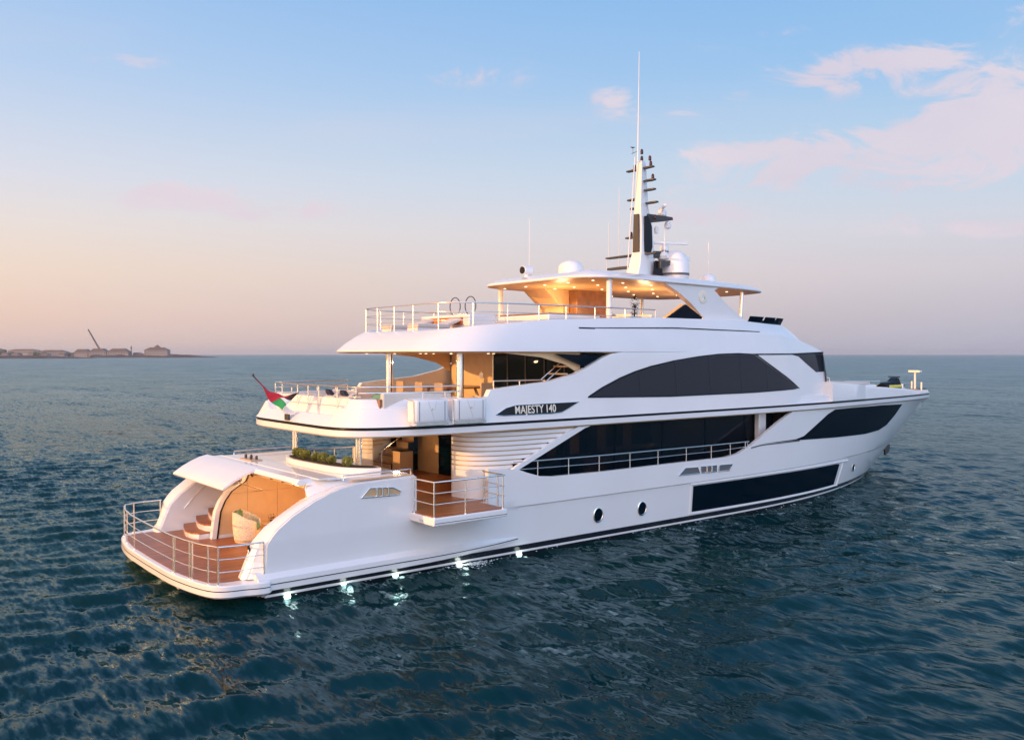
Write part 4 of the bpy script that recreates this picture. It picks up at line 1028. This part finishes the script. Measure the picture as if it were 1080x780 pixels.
for (x,y,z) in ((20.45,.45,14.76),(20.45,-.5,14.76),(20.45,-.45,15.0),(20.4,.6,11.8),(20.9,-.35,12.5),(20.45,-.62,14.18),(20.42,.0,15.05),(20.42,0,15.35)): navlight(x,y,z)
bm = NB(); tube(bm, [(20.0,.45,10.2),(20.05,.05,15.2)], .025, 6); tube(bm, [(20.15,-.02,15.),(20.2,-.04,19.75)], .035, 8, r2=.012); link('whip_antenna', bm, WHITE, mast, 60)
for (x,y,z,h,r) in ((20.4,1.35,10.5,3.6,.014),(20.4,2.0,11.0,1.6,.014),(20.4,2.15,9.85,1.1,.012),(20.9,-.9,11.,.9,.01)):
    bm = NB(); tube(bm, [(x,y,z),(x,y,z+h)], r, 6); link('antenna', bm, WHITE, mast, 60)
bm = NB(); lathe(bm, [(.05,0),(.14,.06),(.16,.2),(.1,.32),(.02,.36)], (22.0,-.1,12.2), 16); lathe(bm, [(.09,0),(.11,.2),(.04,.32)], (21.25,-.1,11.95), 12); link('camera_dome', bm, WHITE, mast)
bm = NB(); tube(bm, [(20.35,.55,15.45),(20.35,.2,15.5)], .012, 5); prism(bm, [(20.2,15.72),(20.5,15.75),(20.36,15.68)], .45, .5); tube(bm,[(20.35,.47,15.45),(20.35,.47,15.7)], .01,5); link('wind_vane', bm, DGREY, mast)
# satellite domes and fittings on the hardtop
def dome(x, y, z, r, h, band, lab):
    bm = NB(); pr = [(r*.62,0),(r*.9,h*.10),(r*.99,h*.22)]; nb_ = len(pr)
    pr += [(r*1.01,h*.235),(r*1.01,h*.31),(r*1.0,h*.325),(r*1.0,h*.5)] 
    pr += [(r*math.cos(a), h*.55 + h*.45*math.sin(a)) for a in np.linspace(.05, 1.5, 10)]
    lathe(bm, pr, (x,y,z), 36)
    if band:
        for f in bm.faces:
            c = f.calc_center_median()
            if h*.235 < c.z - z < h*.315 and len(f.verts) == 4: f.material_index = 1
    o = link('satellite_dome', bm, [WHITE, RUBBER], yacht, 40); o['label'] = lab; return o
dome(22.2,-.35,9.75,.64,1.5,True,'large white satellite dome forward of the mast')
dome(24.6,-.3,9.72,.36,.62,False,'small white satellite dome near the front of the hardtop')
dome(16.6,.4,9.75,.52,.75,False,'low white satellite dome near the back of the hardtop')
bm = NB(); tube(bm, [(24.6,-.3,10.3),(24.6,-.3,11.8)], .015, 6); link('antenna', bm, WHITE, yacht, 60)
bm = NB(); tube(bm, [(15.6,1.9,9.7),(15.6,1.9,12.3)], .008, 6); link('antenna', bm, WHITE, yacht, 60)
bm = NB(); lathe(bm, [(.16,0),(.16,.03),(.09,.06),(.08,.28)], (15.0,1.35,9.68), 16); lathe(bm, [(.05,-.24),(.17,-.2),(.19,-.05),(.19,.22),(.12,.3)], (15.0,1.35,10.05), 20, 'x'); sl_ = link('searchlight', bm, WHITE, yacht, 35)
bm = NB(); lathe(bm, [(.15,-.215),(.15,-.245)], (15.0,1.35,10.05), 20, 'x'); link('lens', bm, BLACK, sl_)
bm = NB(); lathe(bm, [(.25,0),(.24,.06),(.1,.14)], (14.7,2.4,9.62), 18); link('vent_cowl', bm, WHITE, yacht)

# ---------- foredeck
bm = NB(); T = [p for p in inset(UD, .5) if p[0] > 30]; lp = [(x, -y) for x, y in T] + [(x, y) for x, y in T[:-1]][::-1]; prism(bm, lp, 4.45, 4.50, 'z'); link('foredeck', bm, TEAK, yacht)
bm = NB(); box(bm, (32.2,-2.2,4.5),(36.2,2.2,5.0)); fs = link('foredeck_seating', bm, WHITE, yacht, bevel=.08)
bm = NB(); box(bm, (32.5,-2.0,5.0),(35.9,2.0,5.13)); link('sun_pad', bm, CUSH, fs, bevel=.05)
bm = NB(); 
for s in (-1, 1): tube(bm, [(33.8,s*.9,5.13),(33.8,s*.9,5.35),(33.8,s*.6,5.4)], .02, 6)
tube(bm, [(32.4,-2.6,5.25),(37,-1.9,5.15)], .02, 6); link('grab_rail', bm, CHROME, fs)
bm = NB(); box(bm, (41.3,-.8,4.3),(43.0,.8,4.5)); wl = link('windlass', bm, DGREY, yacht, bevel=.04)
bm = NB(); lathe(bm, [(.2,0),(.28,.05),(.15,.15),(.15,.25),(.25,.35)], (42.0,-.5,4.5), 18); lathe(bm, [(.2,0),(.28,.05),(.15,.15),(.15,.25),(.25,.35)], (42.0,.5,4.5), 18); link('capstan', bm, CHROME, wl)
bm = NB(); tube(bm, [(44.6,0,4.45),(44.6,0,5.55)], .06, 10); box(bm, (44.45,-.35,5.5),(44.75,.35,5.62)); tube(bm, [(44.8,.3,4.4),(44.8,.3,4.95)], .05, 8); tube(bm, [(44.8,-.3,4.4),(44.8,-.3,4.9)], .05, 8); link('light_post', bm, LETTER, yacht, bevel=.01)
for s in (-1, 1):
    bm = NB(); g = NB(); box(g, (-.35,-.05,-.15),(.35,.05,.15)); bmesh.ops.rotate(g, verts=g.verts, cent=(0,0,0), matrix=Matrix.Rotation(R(-20),3,'Y')); bmesh.ops.translate(g, verts=g.verts, vec=(43.9, s*.55, 3.55)); me_ = bpy.data.meshes.new('t'); g.to_mesh(me_); g.free(); bm.from_mesh(me_)
    tube(bm, [(43.6,s*.55,3.5),(44.3,s*.42,3.75)], .05, 8); link('bow_fairlead', bm, CHROME, hull)
    bm = NB(); prism(bm, [(40.5,1.15),(41.1,1.35),(41.0,.95),(40.6,.75)], s*.22, s*.34); link('anchor', bm, DGREY, hull, bevel=.02)

# lamps low on the quarter and water outlets
for k, x in enumerate((1.9,3.6,5.3,7.6,10.0)):
    bm = NB(); lathe(bm, [(.09,-.02),(.09,.02)], (x,-4.36,.03), 14, 'y'); link('underwater_light', bm, WLIGHT, hull)
    o = lamp(x+.1, -4.55, .10, (1.2,2.0,2.4,3.0,.9)[k], .09, (.88,1.,.92)); o.name = 'underwater_glow'
for x in (3.1,3.35,3.6,5.1): 
    bm = NB(); lathe(bm, [(.035,-.01),(.04,.01)], (x,-4.352,.42), 10, 'y'); link('outlet', bm, BLACK, hull)

# foam where the cooling water runs out and along the waterline
bm = NB(); rnd = random.Random(11)
for k in range(300):
    if k < 260: x = rnd.gauss(7.9, .35); y = -4.48 - abs(rnd.gauss(0, .22))
    else: x = rnd.uniform(1.5, 26); y = -4.42 - abs(rnd.gauss(0, .05))
    r0 = rnd.uniform(.008, .028); z = .05 + rnd.uniform(0, .05); n_ = 5; a0 = rnd.random()*6
    top = [bm.verts.new((x + r0*(1.6 if q % 2 else 1)*math.cos(a0+q*1.256), y + r0*math.sin(a0+q*1.256), z)) for q in range(n_)]
    ap = bm.verts.new((x, y, z + r0*.8))
    for q in range(n_): bm.faces.new((top[q], top[(q+1) % n_], ap))
foam = link('foam', bm, material('foam_white', (.75, .8, .8), .6), None, 60); foam['kind'] = 'stuff'

# ================================================================== LOOSE THINGS ON BOARD
# wicker tub chair in the beach club
def tub_chair(loc, rot, label, sc=1.):
    t = thing('armchair', label, 'armchair', loc); t.rotation_euler = (0, 0, rot); t.scale = (1.15, 1.15, 1.12)
    bm = NB(); rings = []
    for j in range(9):
        h = j/8; rr = []
        for k in range(25):
            a = R(-140 + 280*k/24) ; back = .5+.5*math.cos(a)
            top = .56 + .30*min(1, back*1.25)
            z = .04 + (top-.04)*h; r = .355 + .05*math.sin(h*2.2)
            rr.append((-r*math.cos(a), r*math.sin(a), z))
        rings.append(rr)
    vr = [[bm.verts.new(p) for p in r_] for r_ in rings]
    for a, b_ in zip(vr, vr[1:]):
        for k in range(24): bm.faces.new((a[k], a[k+1], b_[k+1], b_[k]))
    o = link('shell', bm, WICKER, t, 60); md = o.modifiers.new('s', 'SOLIDIFY'); md.thickness = .035
    bm = NB(); lathe(bm, [(.28,0),(.33,.04),(.33,.12),(.28,.15)], (0.02,0,.34), 24); link('seat', bm, GREEN_F, t, 40)
    bm = NB(); g = NB(); box(g, (-.29,-.22,.47),(-.17,.22,.90)); bmesh.ops.bevel(g, geom=g.edges[:], offset=.05, segments=3, affect='EDGES'); me_ = bpy.data.meshes.new('t'); g.to_mesh(me_); g.free(); bm.from_mesh(me_); link('cushion', bm, GREEN_F, t, 40)
    bm = NB(); lathe(bm, [(.33,0),(.345,.04),(.33,.34)], (0,0,0), 20); link('base', bm, WICKER, t, 40)
    return t
tub_chair((2.75,.55,.613), R(-35), 'pale wicker tub chair with green cushion in the stern room', 1)
t = thing('side_table', 'small round table beside the wicker chair in the stern room', 'table', (3.6,.6,.613))
bm = NB(); lathe(bm, [(.34,0),(.35,.02),(.34,.04)], (0,0,.46), 28); link('tabletop', bm, CREAM, t)
bm = NB(); tube(bm, [(0,0,.02),(0,0,.46)], .03, 10); lathe(bm, [(.2,0),(.2,.02),(.05,.04)], (0,0,0), 20); link('leg', bm, TAN, t)
t = thing('flower_pot', 'dark small potted plant on the round table', 'plant', (3.6,.6,1.114))
bm = NB(); lathe(bm, [(.05,0),(.07,.08),(.06,.08)], (0,0,0), 12); link('pot', bm, BLACK, t)
bm = NB()
for k in range(40):
    a = random.random()*6.28; e = random.random()*1.3; d = .12*random.random()+.05
    p = Vector((d*math.cos(a)*math.cos(e), d*math.sin(a)*math.cos(e), .1+d*math.sin(e)))
    u = Vector((random.uniform(-1,1),random.uniform(-1,1),random.uniform(-1,1))).normalized()*.03; w_ = u.cross(Vector((0,0,1))).normalized()*.02
    bm.faces.new([bm.verts.new(p+u), bm.verts.new(p+w_), bm.verts.new(p-u), bm.verts.new(p-w_)])
link('leaves', bm, material('dark_petals', (.05,.015,.02), .7), t)
t = thing('hanging_ornaments', 'cluster of small dark ornaments hanging under the stern room ceiling', 'ornament', (3.3,1.0,2.6))
bm = NB()
for k in range(5): lathe(bm, [(.02,0),(.06,.05),(.06,.1),(.02,.14)], (.14*k-.2, .1*math.sin(k*2), .02*(k%2)), 10); tube(bm, [(.14*k-.2,.1*math.sin(k*2),.1),(.14*k-.2,.1*math.sin(k*2),.22)], .006, 5)
link('ornament_bodies', bm, DGREY, t)  # hanging ornaments, unlit; not a lamp

# clipped shrubs in the trough
def shrub(loc, r, label, spiky=False):
    t = thing('potted_shrub', label, 'shrub', loc, 'shrubs in the planting trough on the aft deck')
    bm = NB(); rnd = random.Random(int(loc[1]*100))
    n = 760
    for k in range(n):
        d = Vector((rnd.gauss(0,1), rnd.gauss(0,1), rnd.gauss(0,1))).normalized()
        rr = r * (rnd.uniform(.66, 1.16) + .22*noise.noise(d*3))
        p = d*rr; p.z = p.z*(.9 if not spiky else 1.1) + r*.85
        if spiky: d = (d + Vector((0,0,1))).normalized()
        a = d.cross(Vector((rnd.random(), rnd.random(), rnd.random()))).normalized()*r*.16; b_ = d*r*.2 + a.cross(d)*.4
        if spiky: b_ = d*r*.55
        v = [bm.verts.new(p-a*.5), bm.verts.new(p+a*.5), bm.verts.new(p+b_)]; bm.faces.new(v)
    g = NB(); bmesh.ops.create_icosphere(g, subdivisions=2, radius=r*.66); bmesh.ops.translate(g, verts=g.verts, vec=(0,0,r*.8)); me_ = bpy.data.meshes.new('t'); g.to_mesh(me_); g.free(); bm.from_mesh(me_)
    link('foliage', bm, LEAF, t, 180)
    bm = NB(); tube(bm, [(0,0,-.02),(0,0,r)], .02, 6); link('stem', bm, SOIL, t)
for (x, y, r, lab, sp_) in ((4.45,.55,.15,'spiky small shrub at the port end of the planting trough',True),(4.4,.05,.19,'round green shrub beside the leaning spiky one in the trough',False),(4.36,-.4,.15,'spiky shrub second from the port end of the trough',True),(4.37,-1.05,.14,'small low spiky shrub in the middle of the trough',True),(4.38,-1.55,.20,'largest round green shrub in the middle of the trough',False),(4.42,-2.05,.13,'small loose shrub next to the largest round one',True),(4.5,-2.9,.19,'round green shrub alone at the starboard end of the trough',False)):
    shrub((x, y, 3.235), r*.8, lab, sp_)
# table with small objects on the aft deck, port
t = thing('deck_tray', 'low tray with small dark items on the pale aft deck sun pad', 'tray', (3.3,1.6,3.09))
bm = NB(); box(bm, (-.2,-.5,0),(.2,.5,.03)); link('tray_board', bm, TAN, t, bevel=.01)
for k in range(4):
    bm = NB(); lathe(bm, [(.04,0),(.05,.08),(.03,.13)], (.05*(-1)**k, -.35+.22*k, .03), 10); link('cup', bm, DGREY, t)

# upper deck furniture
def lounger(x, y, label, mat):
    t = thing('sun_lounger', label, 'sun lounger', (x, y, 4.64), 'loungers on the upper aft deck')
    bm = NB(); g = NB(); box(g, (0,-.35,.18),(1.5,.35,.34)); bmesh.ops.bevel(g, geom=g.edges[:], offset=.05, segments=3, affect='EDGES'); me_ = bpy.data.meshes.new('t'); g.to_mesh(me_); g.free(); bm.from_mesh(me_); link('mattress', bm, mat, t, 40)
    bm = NB(); prism(bm, [(1.45,.2),(1.95,.62),(1.88,.70),(1.38,.34)], -.35, .35); link('backrest', bm, mat, t, 30, bevel=.04)
    bm = NB(); box(bm, (0,-.33,.08),(1.5,.33,.18)); link('frame', bm, WOOD, t)
    for sx in (.1,1.4):
        for sy in (-.28,.28):
            bm = NB(); box(bm, (sx-.03,sy-.03,0),(sx+.03,sy+.03,.1)); link('leg', bm, WOOD, t)
    return t
lounger(4.95,2.2,'grey sun lounger nearest the port quarter of the upper deck', CUSH)
lounger(4.95,1.1,'grey sun lounger beside the flagstaff', CUSH)
lounger(4.95,-1.0,'green cushioned lounger behind the upper deck rail', GREEN_F)
for (x,y,z,lab) in ((6.5,1.1,5.15,'dark navy pillow propped on the grey lounger'),(6.5,2.2,5.15,'dark navy pillow at the head of the portmost lounger')):
    bm = NB(); g = NB(); box(g, (-.06,-.22,-.16),(.06,.22,.16)); bmesh.ops.bevel(g, geom=g.edges[:], offset=.055, segments=3, affect='EDGES'); bmesh.ops.rotate(g, verts=g.verts, cent=(0,0,0), matrix=Matrix.Rotation(R(-35),3,'Y')); o = link('pillow', g, NAVY, None, 50); o.location = (x,y,z+.06); tag(o, lab, 'pillow', 'pillows on the loungers')
t = thing('sofa', 'pale sofa along the aft bulwark of the upper deck', 'sofa', (6.6,-2.6,4.64))
bm = NB(); box(bm, (-1.3,-.9,0),(1.2,-.1,.42)); link('seat', bm, CUSH, t, bevel=.06)
bm = NB(); box(bm, (-1.3,-1.05,.1),(1.2,-.85,.78)); link('backrest', bm, CUSH, t, bevel=.06)
bm = NB(); box(bm, (-1.4,-1.0,0),(-1.25,-.1,.6)); link('armrest', bm, WOOD, t, bevel=.02)
t = thing('dining_table', 'long dark topped dining table on the upper deck', 'table', (10.6,.4,4.64))
bm = NB(); g=NB(); box(g, (-1.0,-1.5,.72),(1.0,1.5,.78)); link('tabletop', g, WOOD, t, bevel=.02)
for sx in (-.6,.6):
    for sy in (-1.1,1.1):
        bm = NB(); tube(bm, [(sx*.7,sy*.8,.72),(sx,sy,0)], .05, 8); link('leg', bm, CREAM, t)
bm.free() if False else None
def dchair(x, y, rot, lab):
    t = thing('dining_chair', lab, 'chair', (x,y,4.64), 'chairs round the upper deck table'); t.rotation_euler = (0,0,rot)
    bm = NB(); box(bm, (-.25,-.25,.40),(.25,.25,.48)); link('seat', bm, CUSH, t, bevel=.02)
    bm = NB(); box(bm, (-.28,-.25,.48),(-.22,.25,.95)); link('backrest', bm, TAN, t, bevel=.02)
    for sx in (-.2,.2):
        for sy in (-.2,.2):
            bm = NB(); tube(bm, [(sx,sy,.4),(sx*1.25,sy*1.25,0)], .02, 6); link('leg', bm, TAN, t)
for i, (x, y, r_, lab) in enumerate(((9.4,-.9,0,'tan dining chair at the aft starboard corner of the table'),(9.4,.4,0,'tan dining chair at the middle of the table, aft side'),(9.4,1.7,0,'tan dining chair at the aft port corner of the table'),(10.6,-1.5,R(90),'tan dining chair at the starboard end of the table'))): dchair(x, y, r_, lab)

# ensign on its raked staff
t = thing('ensign_staff', 'raked flagstaff at the stern of the upper deck flying a furled flag', 'flagstaff', (3.95,.1,4.72))
bm = NB(); tube(bm, [(0,0,0),(-1.16,0,1.19)], .022, 8); lathe(bm, [(.02,0),(.05,.03),(.02,.09)], (-1.17,0,1.18), 12); link('pole', bm, DGREY, t)
bm = NB(); prism(bm, [(0.25,-.05),(-.12,-.02),(-.5,.42),(-.42,.46)], -.09, .09); link('bracket', bm, WHITE, t, bevel=.02)
fl = NB(); nu, nv = 22, 16; vv = []
for i in range(nu+1):
    u = i/nu; row = []
    for j in range(nv+1):
        v = j/nv
        hp = Vector((-1.13+.62*v, 0, 1.16-.63*v))            # hoist along the pole, v 0 at the head
        fly = Vector((.55, -.75, -.15 - .55*(1-v)))*u + Vector((0,0,-.26*math.sin(u*1.6)*(1-v*.7)))
        p = hp + fly + Vector((.05*math.sin(u*9+v*5), .07*math.sin(u*11+v*3.), .03*math.sin(u*7+v*8)))*min(1, u*3)
        p.z += (v-.2)*.42*u
        row.append(fl.verts.new(p))
    vv.append(row)
for i in range(nu):
    for j in range(nv):
        f = fl.faces.new((vv[i][j], vv[i+1][j], vv[i+1][j+1], vv[i][j+1])); f.material_index = 0 if i < nu*.68 else (1 if j < nv/3 else (2 if j < nv*.62 else 3))
fo_ = link('cloth', fl, [RED, FGREEN, FWHITE, FBLACK], t, 180)
fo_['label'] = 'crumpled flag with red hoist and green, white and black stripes'
# dark fixture under the staff
bm = NB(); box(bm, (3.93,.05,4.46),(4.0,.35,4.66)); link('stern_light', bm, DGREY, upper, bevel=.01)

# sun deck furniture
t = thing('bar_counter', 'white bar counter with orange towel on the sun deck', 'bar counter', (11.0,.6,7.33))
bm = NB(); box(bm, (-.6,-1.6,0),(.6,1.6,.72)); link('counter', bm, WHITE, t, bevel=.04)
bm = NB(); box(bm, (-.66,-1.2,.35),(-.61,.9,.62)); link('front_panel', bm, ORANGE, t, bevel=.01)
for k, (x, y, lab) in enumerate(((11.1,.9,'thin blue-grey ring sculpture, left of a pair on the bar'),(11.1,-.1,'thin blue-grey ring sculpture, right of a pair on the bar'))):
    bm = NB(); tube(bm, [(0, .34*math.cos(a), .36+.34*math.sin(a)) for a in np.linspace(-1.9+k*.2, 3.9, 30)], .018, 6); o = link('ring_sculpture', bm, NAVY, None, 60); o.location = (x, y, 8.05); tag(o, lab, 'sculpture', 'rings on the sun deck bar')
def slounge(x, y, lab):
    t = thing('sun_lounger', lab, 'sun lounger', (x,y,7.33), 'loungers on the sun deck')
    bm = NB(); box(bm, (0,-.36,.2),(1.4,.36,.36)); link('mattress', bm, CUSH, t, bevel=.05)
    bm = NB(); prism(bm, [(1.3,.24),(1.95,.52),(1.9,.62),(1.25,.38)], -.36, .36); link('backrest', bm, CUSH, t, bevel=.04)
    bm = NB(); box(bm, (0,-.34,0),(1.4,.34,.2)); link('frame', bm, WHITE, t)
slounge(8.5,1.6,'white lounger on the port side of the open sun deck'); slounge(8.5,-.2,'white lounger amidships on the open sun deck'); 
t = thing('sun_platform', 'raised pad with brown teak rim on the sun deck', 'sun pad', (14.0,-1.2,7.33))
bm = NB(); box(bm, (-1.3,-1.5,0),(1.3,1.5,.72)); link('base', bm, WHITE, t, bevel=.05)
bm = NB(); box(bm, (-1.25,-1.45,.72),(1.25,1.45,.78)); link('teak_rim', bm, WOOD, t, bevel=.02)
for i, (x, y) in enumerate(((17.2,-2.4),(18.4,-2.4),(17.2,-.6),(18.6,-.6))):
    t = thing('deck_armchair', ['cream armchair nearest the starboard hardtop post','cream armchair beside the dark plant under the hardtop','cream armchair by the wooden galley block','cream armchair furthest forward under the hardtop'][i], 'armchair', (x,y,7.33), 'armchairs under the hardtop')
    bm = NB(); box(bm, (-.35,-.35,.1),(.35,.35,.45)); link('seat', bm, CUSH, t, bevel=.05)
    bm = NB(); box(bm, (-.4,-.4,.1),(-.28,.4,.85)); link('backrest', bm, LETTER, t, bevel=.05)
    for s in (-1,1):
        bm = NB(); box(bm, (-.35,s*.38-.05,.1),(.35,s*.38+.05,.65)); link('armrest', bm, LETTER, t, bevel=.03)
t = thing('potted_palm', 'dark leafy plant in a black bowl under the hardtop', 'plant', (18.0,-1.9,8.0))
bm = NB(); lathe(bm, [(.1,0),(.34,.08),(.36,.12),(.3,.12)], (0,0,0), 20); tube(bm, [(0,0,.1),(0,0,.5)], .03, 6); tube(bm, [(0,0,0),(0,0,-.67)], .04, 8); link('bowl', bm, BLACK, t)
bm = NB(); rnd = random.Random(5)
for k in range(220):
    cz = .35 if k % 2 else .72; rr = .16 if k % 2 else .2
    d = Vector((rnd.gauss(0,1),rnd.gauss(0,1),rnd.gauss(0,1))).normalized()*rr*rnd.uniform(.5,1.1); p = Vector((0,0,cz))+d; a = d.cross(Vector((0,0,1))).normalized()*.04
    bm.faces.new([bm.verts.new(p-a), bm.verts.new(p+a), bm.verts.new(p+d*.5)])
link('foliage', bm, material('dark_leaf', (.03,.035,.02), .7, var=.4), t, 180)

# foredeck gear
t = thing('personal_watercraft', 'black and yellow craft stowed on the foredeck near the bow', 'water scooter', (40.0,-.9,4.35))
bm = NB(); ring_loft(bm, [[(x, y*w_, z*h_+.25) for (y, z) in ((-.5,0),(-.55,.3),(-.3,.5),(.3,.5),(.55,.3),(.5,0))] for x, w_, h_ in ((-.9,.6,.65),(-.4,.7,.7),(.3,.7,.75),(.8,.5,.7),(1.1,.12,.5))]); link('hull', bm, BLACK, t, 40)
for y in (-.42,.36):
    bm = NB(); box(bm, (-.8,y,.38),(.5,y+.06,.52)); link('side_panel', bm, YELL, t, bevel=.02)
bm = NB(); g = prism(bm, [(-.85,.52),(-.7,.66),(.0,.7),(.4,.92),(.55,.9),(.8,.52)], -.24, .24); link('seat', bm, BLACK, t, bevel=.05)
bm = NB(); tube(bm, [(.4,-.35,.96),(.4,.35,.96)], .03, 6); link('handlebar', bm, BLACK, t)

# ================================================================== THE SHORE
fwv = Vector((math.cos(R(51.5)), math.sin(R(51.5)), 0)); rtv = Vector((math.sin(R(51.5)), -math.cos(R(51.5)), 0)); cl = Vector((-8.16,-26.8,0))
def far(px_, d): return cl + fwv*d + rtv*((px_-540)/930*d)
LAND = material('breakwater_rock', (.045,.04,.045), .95, var=.4, vscale=.05, bump=.6, bscale=.15)
SAND = material('sand', (.42,.36,.28), .95, var=.1, vscale=.02)
BW = material('pale_building', (.27,.24,.25), .8, var=.08, vscale=.05)
BR = material('tile_roof', (.13,.10,.10), .8, var=.1, vscale=.05)
BD = material('building_window', (.05,.055,.06), .3)
TREEM = material('shore_foliage', (.05,.065,.03), .9, var=.4, vscale=.2)
def spit(name, d, x0, x1, hgt, dep, mat):
    """long low bank of land seen side on, height tapering to its right-hand tip"""
    bm = NB(); n = 60; rings = []
    for i in range(n+1):
        u = i/n; px_ = x0 + (x1-x0)*u; h = hgt*(min(1, (1-u)*6)**.7)*(.8+.35*noise.noise(Vector((u*14, d*.01, 0)))); h = max(h, -.5) if u < 1 else -.5
        p = far(px_, d)
        rings.append([tuple(p - fwv*dep*.15 + Vector((0,0,-1))), tuple(p + Vector((0,0,h*.8))), tuple(p + fwv*dep*.3 + Vector((0,0,h))), tuple(p + fwv*dep + Vector((0,0,h*.8))), tuple(p + fwv*dep*1.2 + Vector((0,0,-1)))])
    ring_loft(bm, rings, True); o = link(name, bm, mat, None, 40); o['kind'] = 'structure'; return o
spit('breakwater', 1350, -260, 84, 6.5, 60, LAND)
spit('far_breakwater', 1750, 96, 220, 6.5, 60, LAND)
spit('beach', 1900, -120, 150, 3.2, 200, SAND)
def building(px_, d, w, h, roof, label, floors=2, dome_=False):
    h *= 1.12; roof *= 1.15
    p = far(px_, d); t = thing('house', label, 'house', tuple(p), 'buildings on the far shore'); t.rotation_euler = (0,0,R(51.5-90))
    bm = NB(); box(bm, (-w/2,-8,0),(w/2,8,h)); link('wall', bm, BW, t)
    bm = NB(); rw = w/2+1
    prism(bm, [(-rw,h),(rw,h),(rw*.45,h+roof),(-rw*.45,h+roof)], -9, 9); link('roof', bm, BR, t)
    fh = h/floors; nw = max(3, int(w/5))
    for f in range(floors):
        for k in range(nw):
            x = -w/2 + (k+.5)*w/nw; bm = NB(); box(bm, (x-1.0,-8.25,f*fh+fh*.25),(x+1.0,-7.9,f*fh+fh*.78)); link('window', bm, BD, t)
    if dome_:
        bm = NB(); lathe(bm, [(6,0),(5.6,2),(3.5,4),(1,5),(.2,7)], (0,0,h+roof-1), 16); link('cupola', bm, BR, t)
labs = ['pale two-storey house with hipped roof left of the crane on the far shore','pale house right under the crane boom','wide pale house between the crane and the thin tower','large pavilion-like building with a cupola at the right end of the shore']
building(88, 1800, 30, 9, 6, labs[0]); building(105, 1780, 34, 10, 6, labs[1]); building(126, 1780, 42, 10, 6, labs[2]); building(166, 1760, 46, 13, 5, labs[3], 3, True)
building(57, 1900, 60, 10, 4, 'long low pale building behind the breakwater, left of the houses'); building(26, 1950, 66, 13, 3, 'broad pale block at the left of the far shore'); building(-12, 1950, 60, 15, 4, 'pale block cut by the left edge of the picture')
building(145, 1800, 12, 7, 2, 'small low house between the tower and the pavilion building')
for k, (px_, w_, h_, d_) in enumerate(((18,14,6,1850),(35,12,8,1900),(48,16,5,1840),(67,12,6,1850),(76,13,7,1870),(96.5,9,5,1800),(115.5,9,6,1800),(151,10,5,1790),(182,9,4,1790),(190,7,3,1790),(7,12,7,1850))):
    building(px_, d_, w_, h_, 2.2, 'small low pale house among the trees and larger buildings of the far shore')
t = thing('tower', 'thin dark tower standing among the low houses on the far shore', 'tower', tuple(far(138.5, 1780)))
bm = NB(); tube(bm, [(0,0,0),(0,0,18)], 1.5, 10, r2=.8); link('shaft', bm, BD, t); bm = NB(); lathe(bm, [(1.6,0),(1.6,2),(.2,6)], (0,0,18), 10); link('cap', bm, BR, t)
t = thing('crane', 'tall crane with a long raised lattice boom above the far shore', 'crane', tuple(far(107, 1820)))
bm = NB(); 
b0 = Vector((0,0,10)); b1 = rtv*(-27) + Vector((0,0,58))
dd = (b1-b0); side = fwv*1.2; upv = dd.cross(fwv).normalized()*1.2
for s1 in (-1,1):
    for s2 in (-1,1): tube(bm, [b0+side*s1+upv*s2, b1+side*s1*.5+upv*s2*.5], .5, 5)
for k in range(16):
    a = b0+dd*(k/16); c_ = b0+dd*((k+1)/16); s_ = 1 if k % 2 else -1
    tube(bm, [a+upv*s_-side, c_-upv*s_-side], .3, 4)
link('boom', bm, material('crane_steel', (.12,.08,.08), .6), t)
bm = NB(); box(bm, (-4,-4,0),(4,4,10)); link('cab', bm, BD, t)
# shore trees, each its own crown and trunk
for k, (px_, d, r_) in enumerate(((2,1880,9),(14,1880,7),(38,1880,7),(46,1880,6),(72,1860,6),(80,1850,5),(97,1850,5),(116,1850,5),(151,1850,5),(156,1850,4))):
    p = far(px_, d); t = thing('shore_tree', 'hazy dark green tree among the buildings of the far shore', 'tree', tuple(p), 'trees on the far shore')
    rnd = random.Random(k); bm = NB(); 
    for q in range(9):
        g = NB(); bmesh.ops.create_icosphere(g, subdivisions=2, radius=r_*rnd.uniform(.35,.55))
        off = Vector((rnd.uniform(-.6,.6)*r_, rnd.uniform(-.6,.6)*r_, r_*rnd.uniform(.8,1.4)))
        for v in g.verts: v.co += v.co.normalized()*noise.noise(v.co*.5+off)*r_*.2
        bmesh.ops.translate(g, verts=g.verts, vec=off); me_ = bpy.data.meshes.new('t'); g.to_mesh(me_); g.free(); bm.from_mesh(me_)
    link('crown', bm, TREEM, t, 180)
    bm = NB(); tube(bm, [(0,0,0),(0,0,r_)], .5, 6, r2=.3); link('trunk', bm, LAND, t)

# ================================================================== HAZE
def haze():
    bm = NB(); box(bm, (-9000,-3000,-3.0),(16000,16000,75)); o = link('haze', bm, bpy.data.materials.new('haze_air'), None)
    m = o.data.materials[0]; m.use_nodes = True; nt = m.node_tree; nt.nodes.clear()
    v = N(nt, 'ShaderNodeVolumePrincipled'); v.inputs['Color'].default_value = (.78,.88,1.,1); v.inputs['Density'].default_value = .00010; v.inputs['Anisotropy'].default_value = .2
    ou = N(nt, 'ShaderNodeOutputMaterial'); L(nt, v.outputs[0], ou.inputs['Volume']); o['kind'] = 'stuff'
    return o
haze()
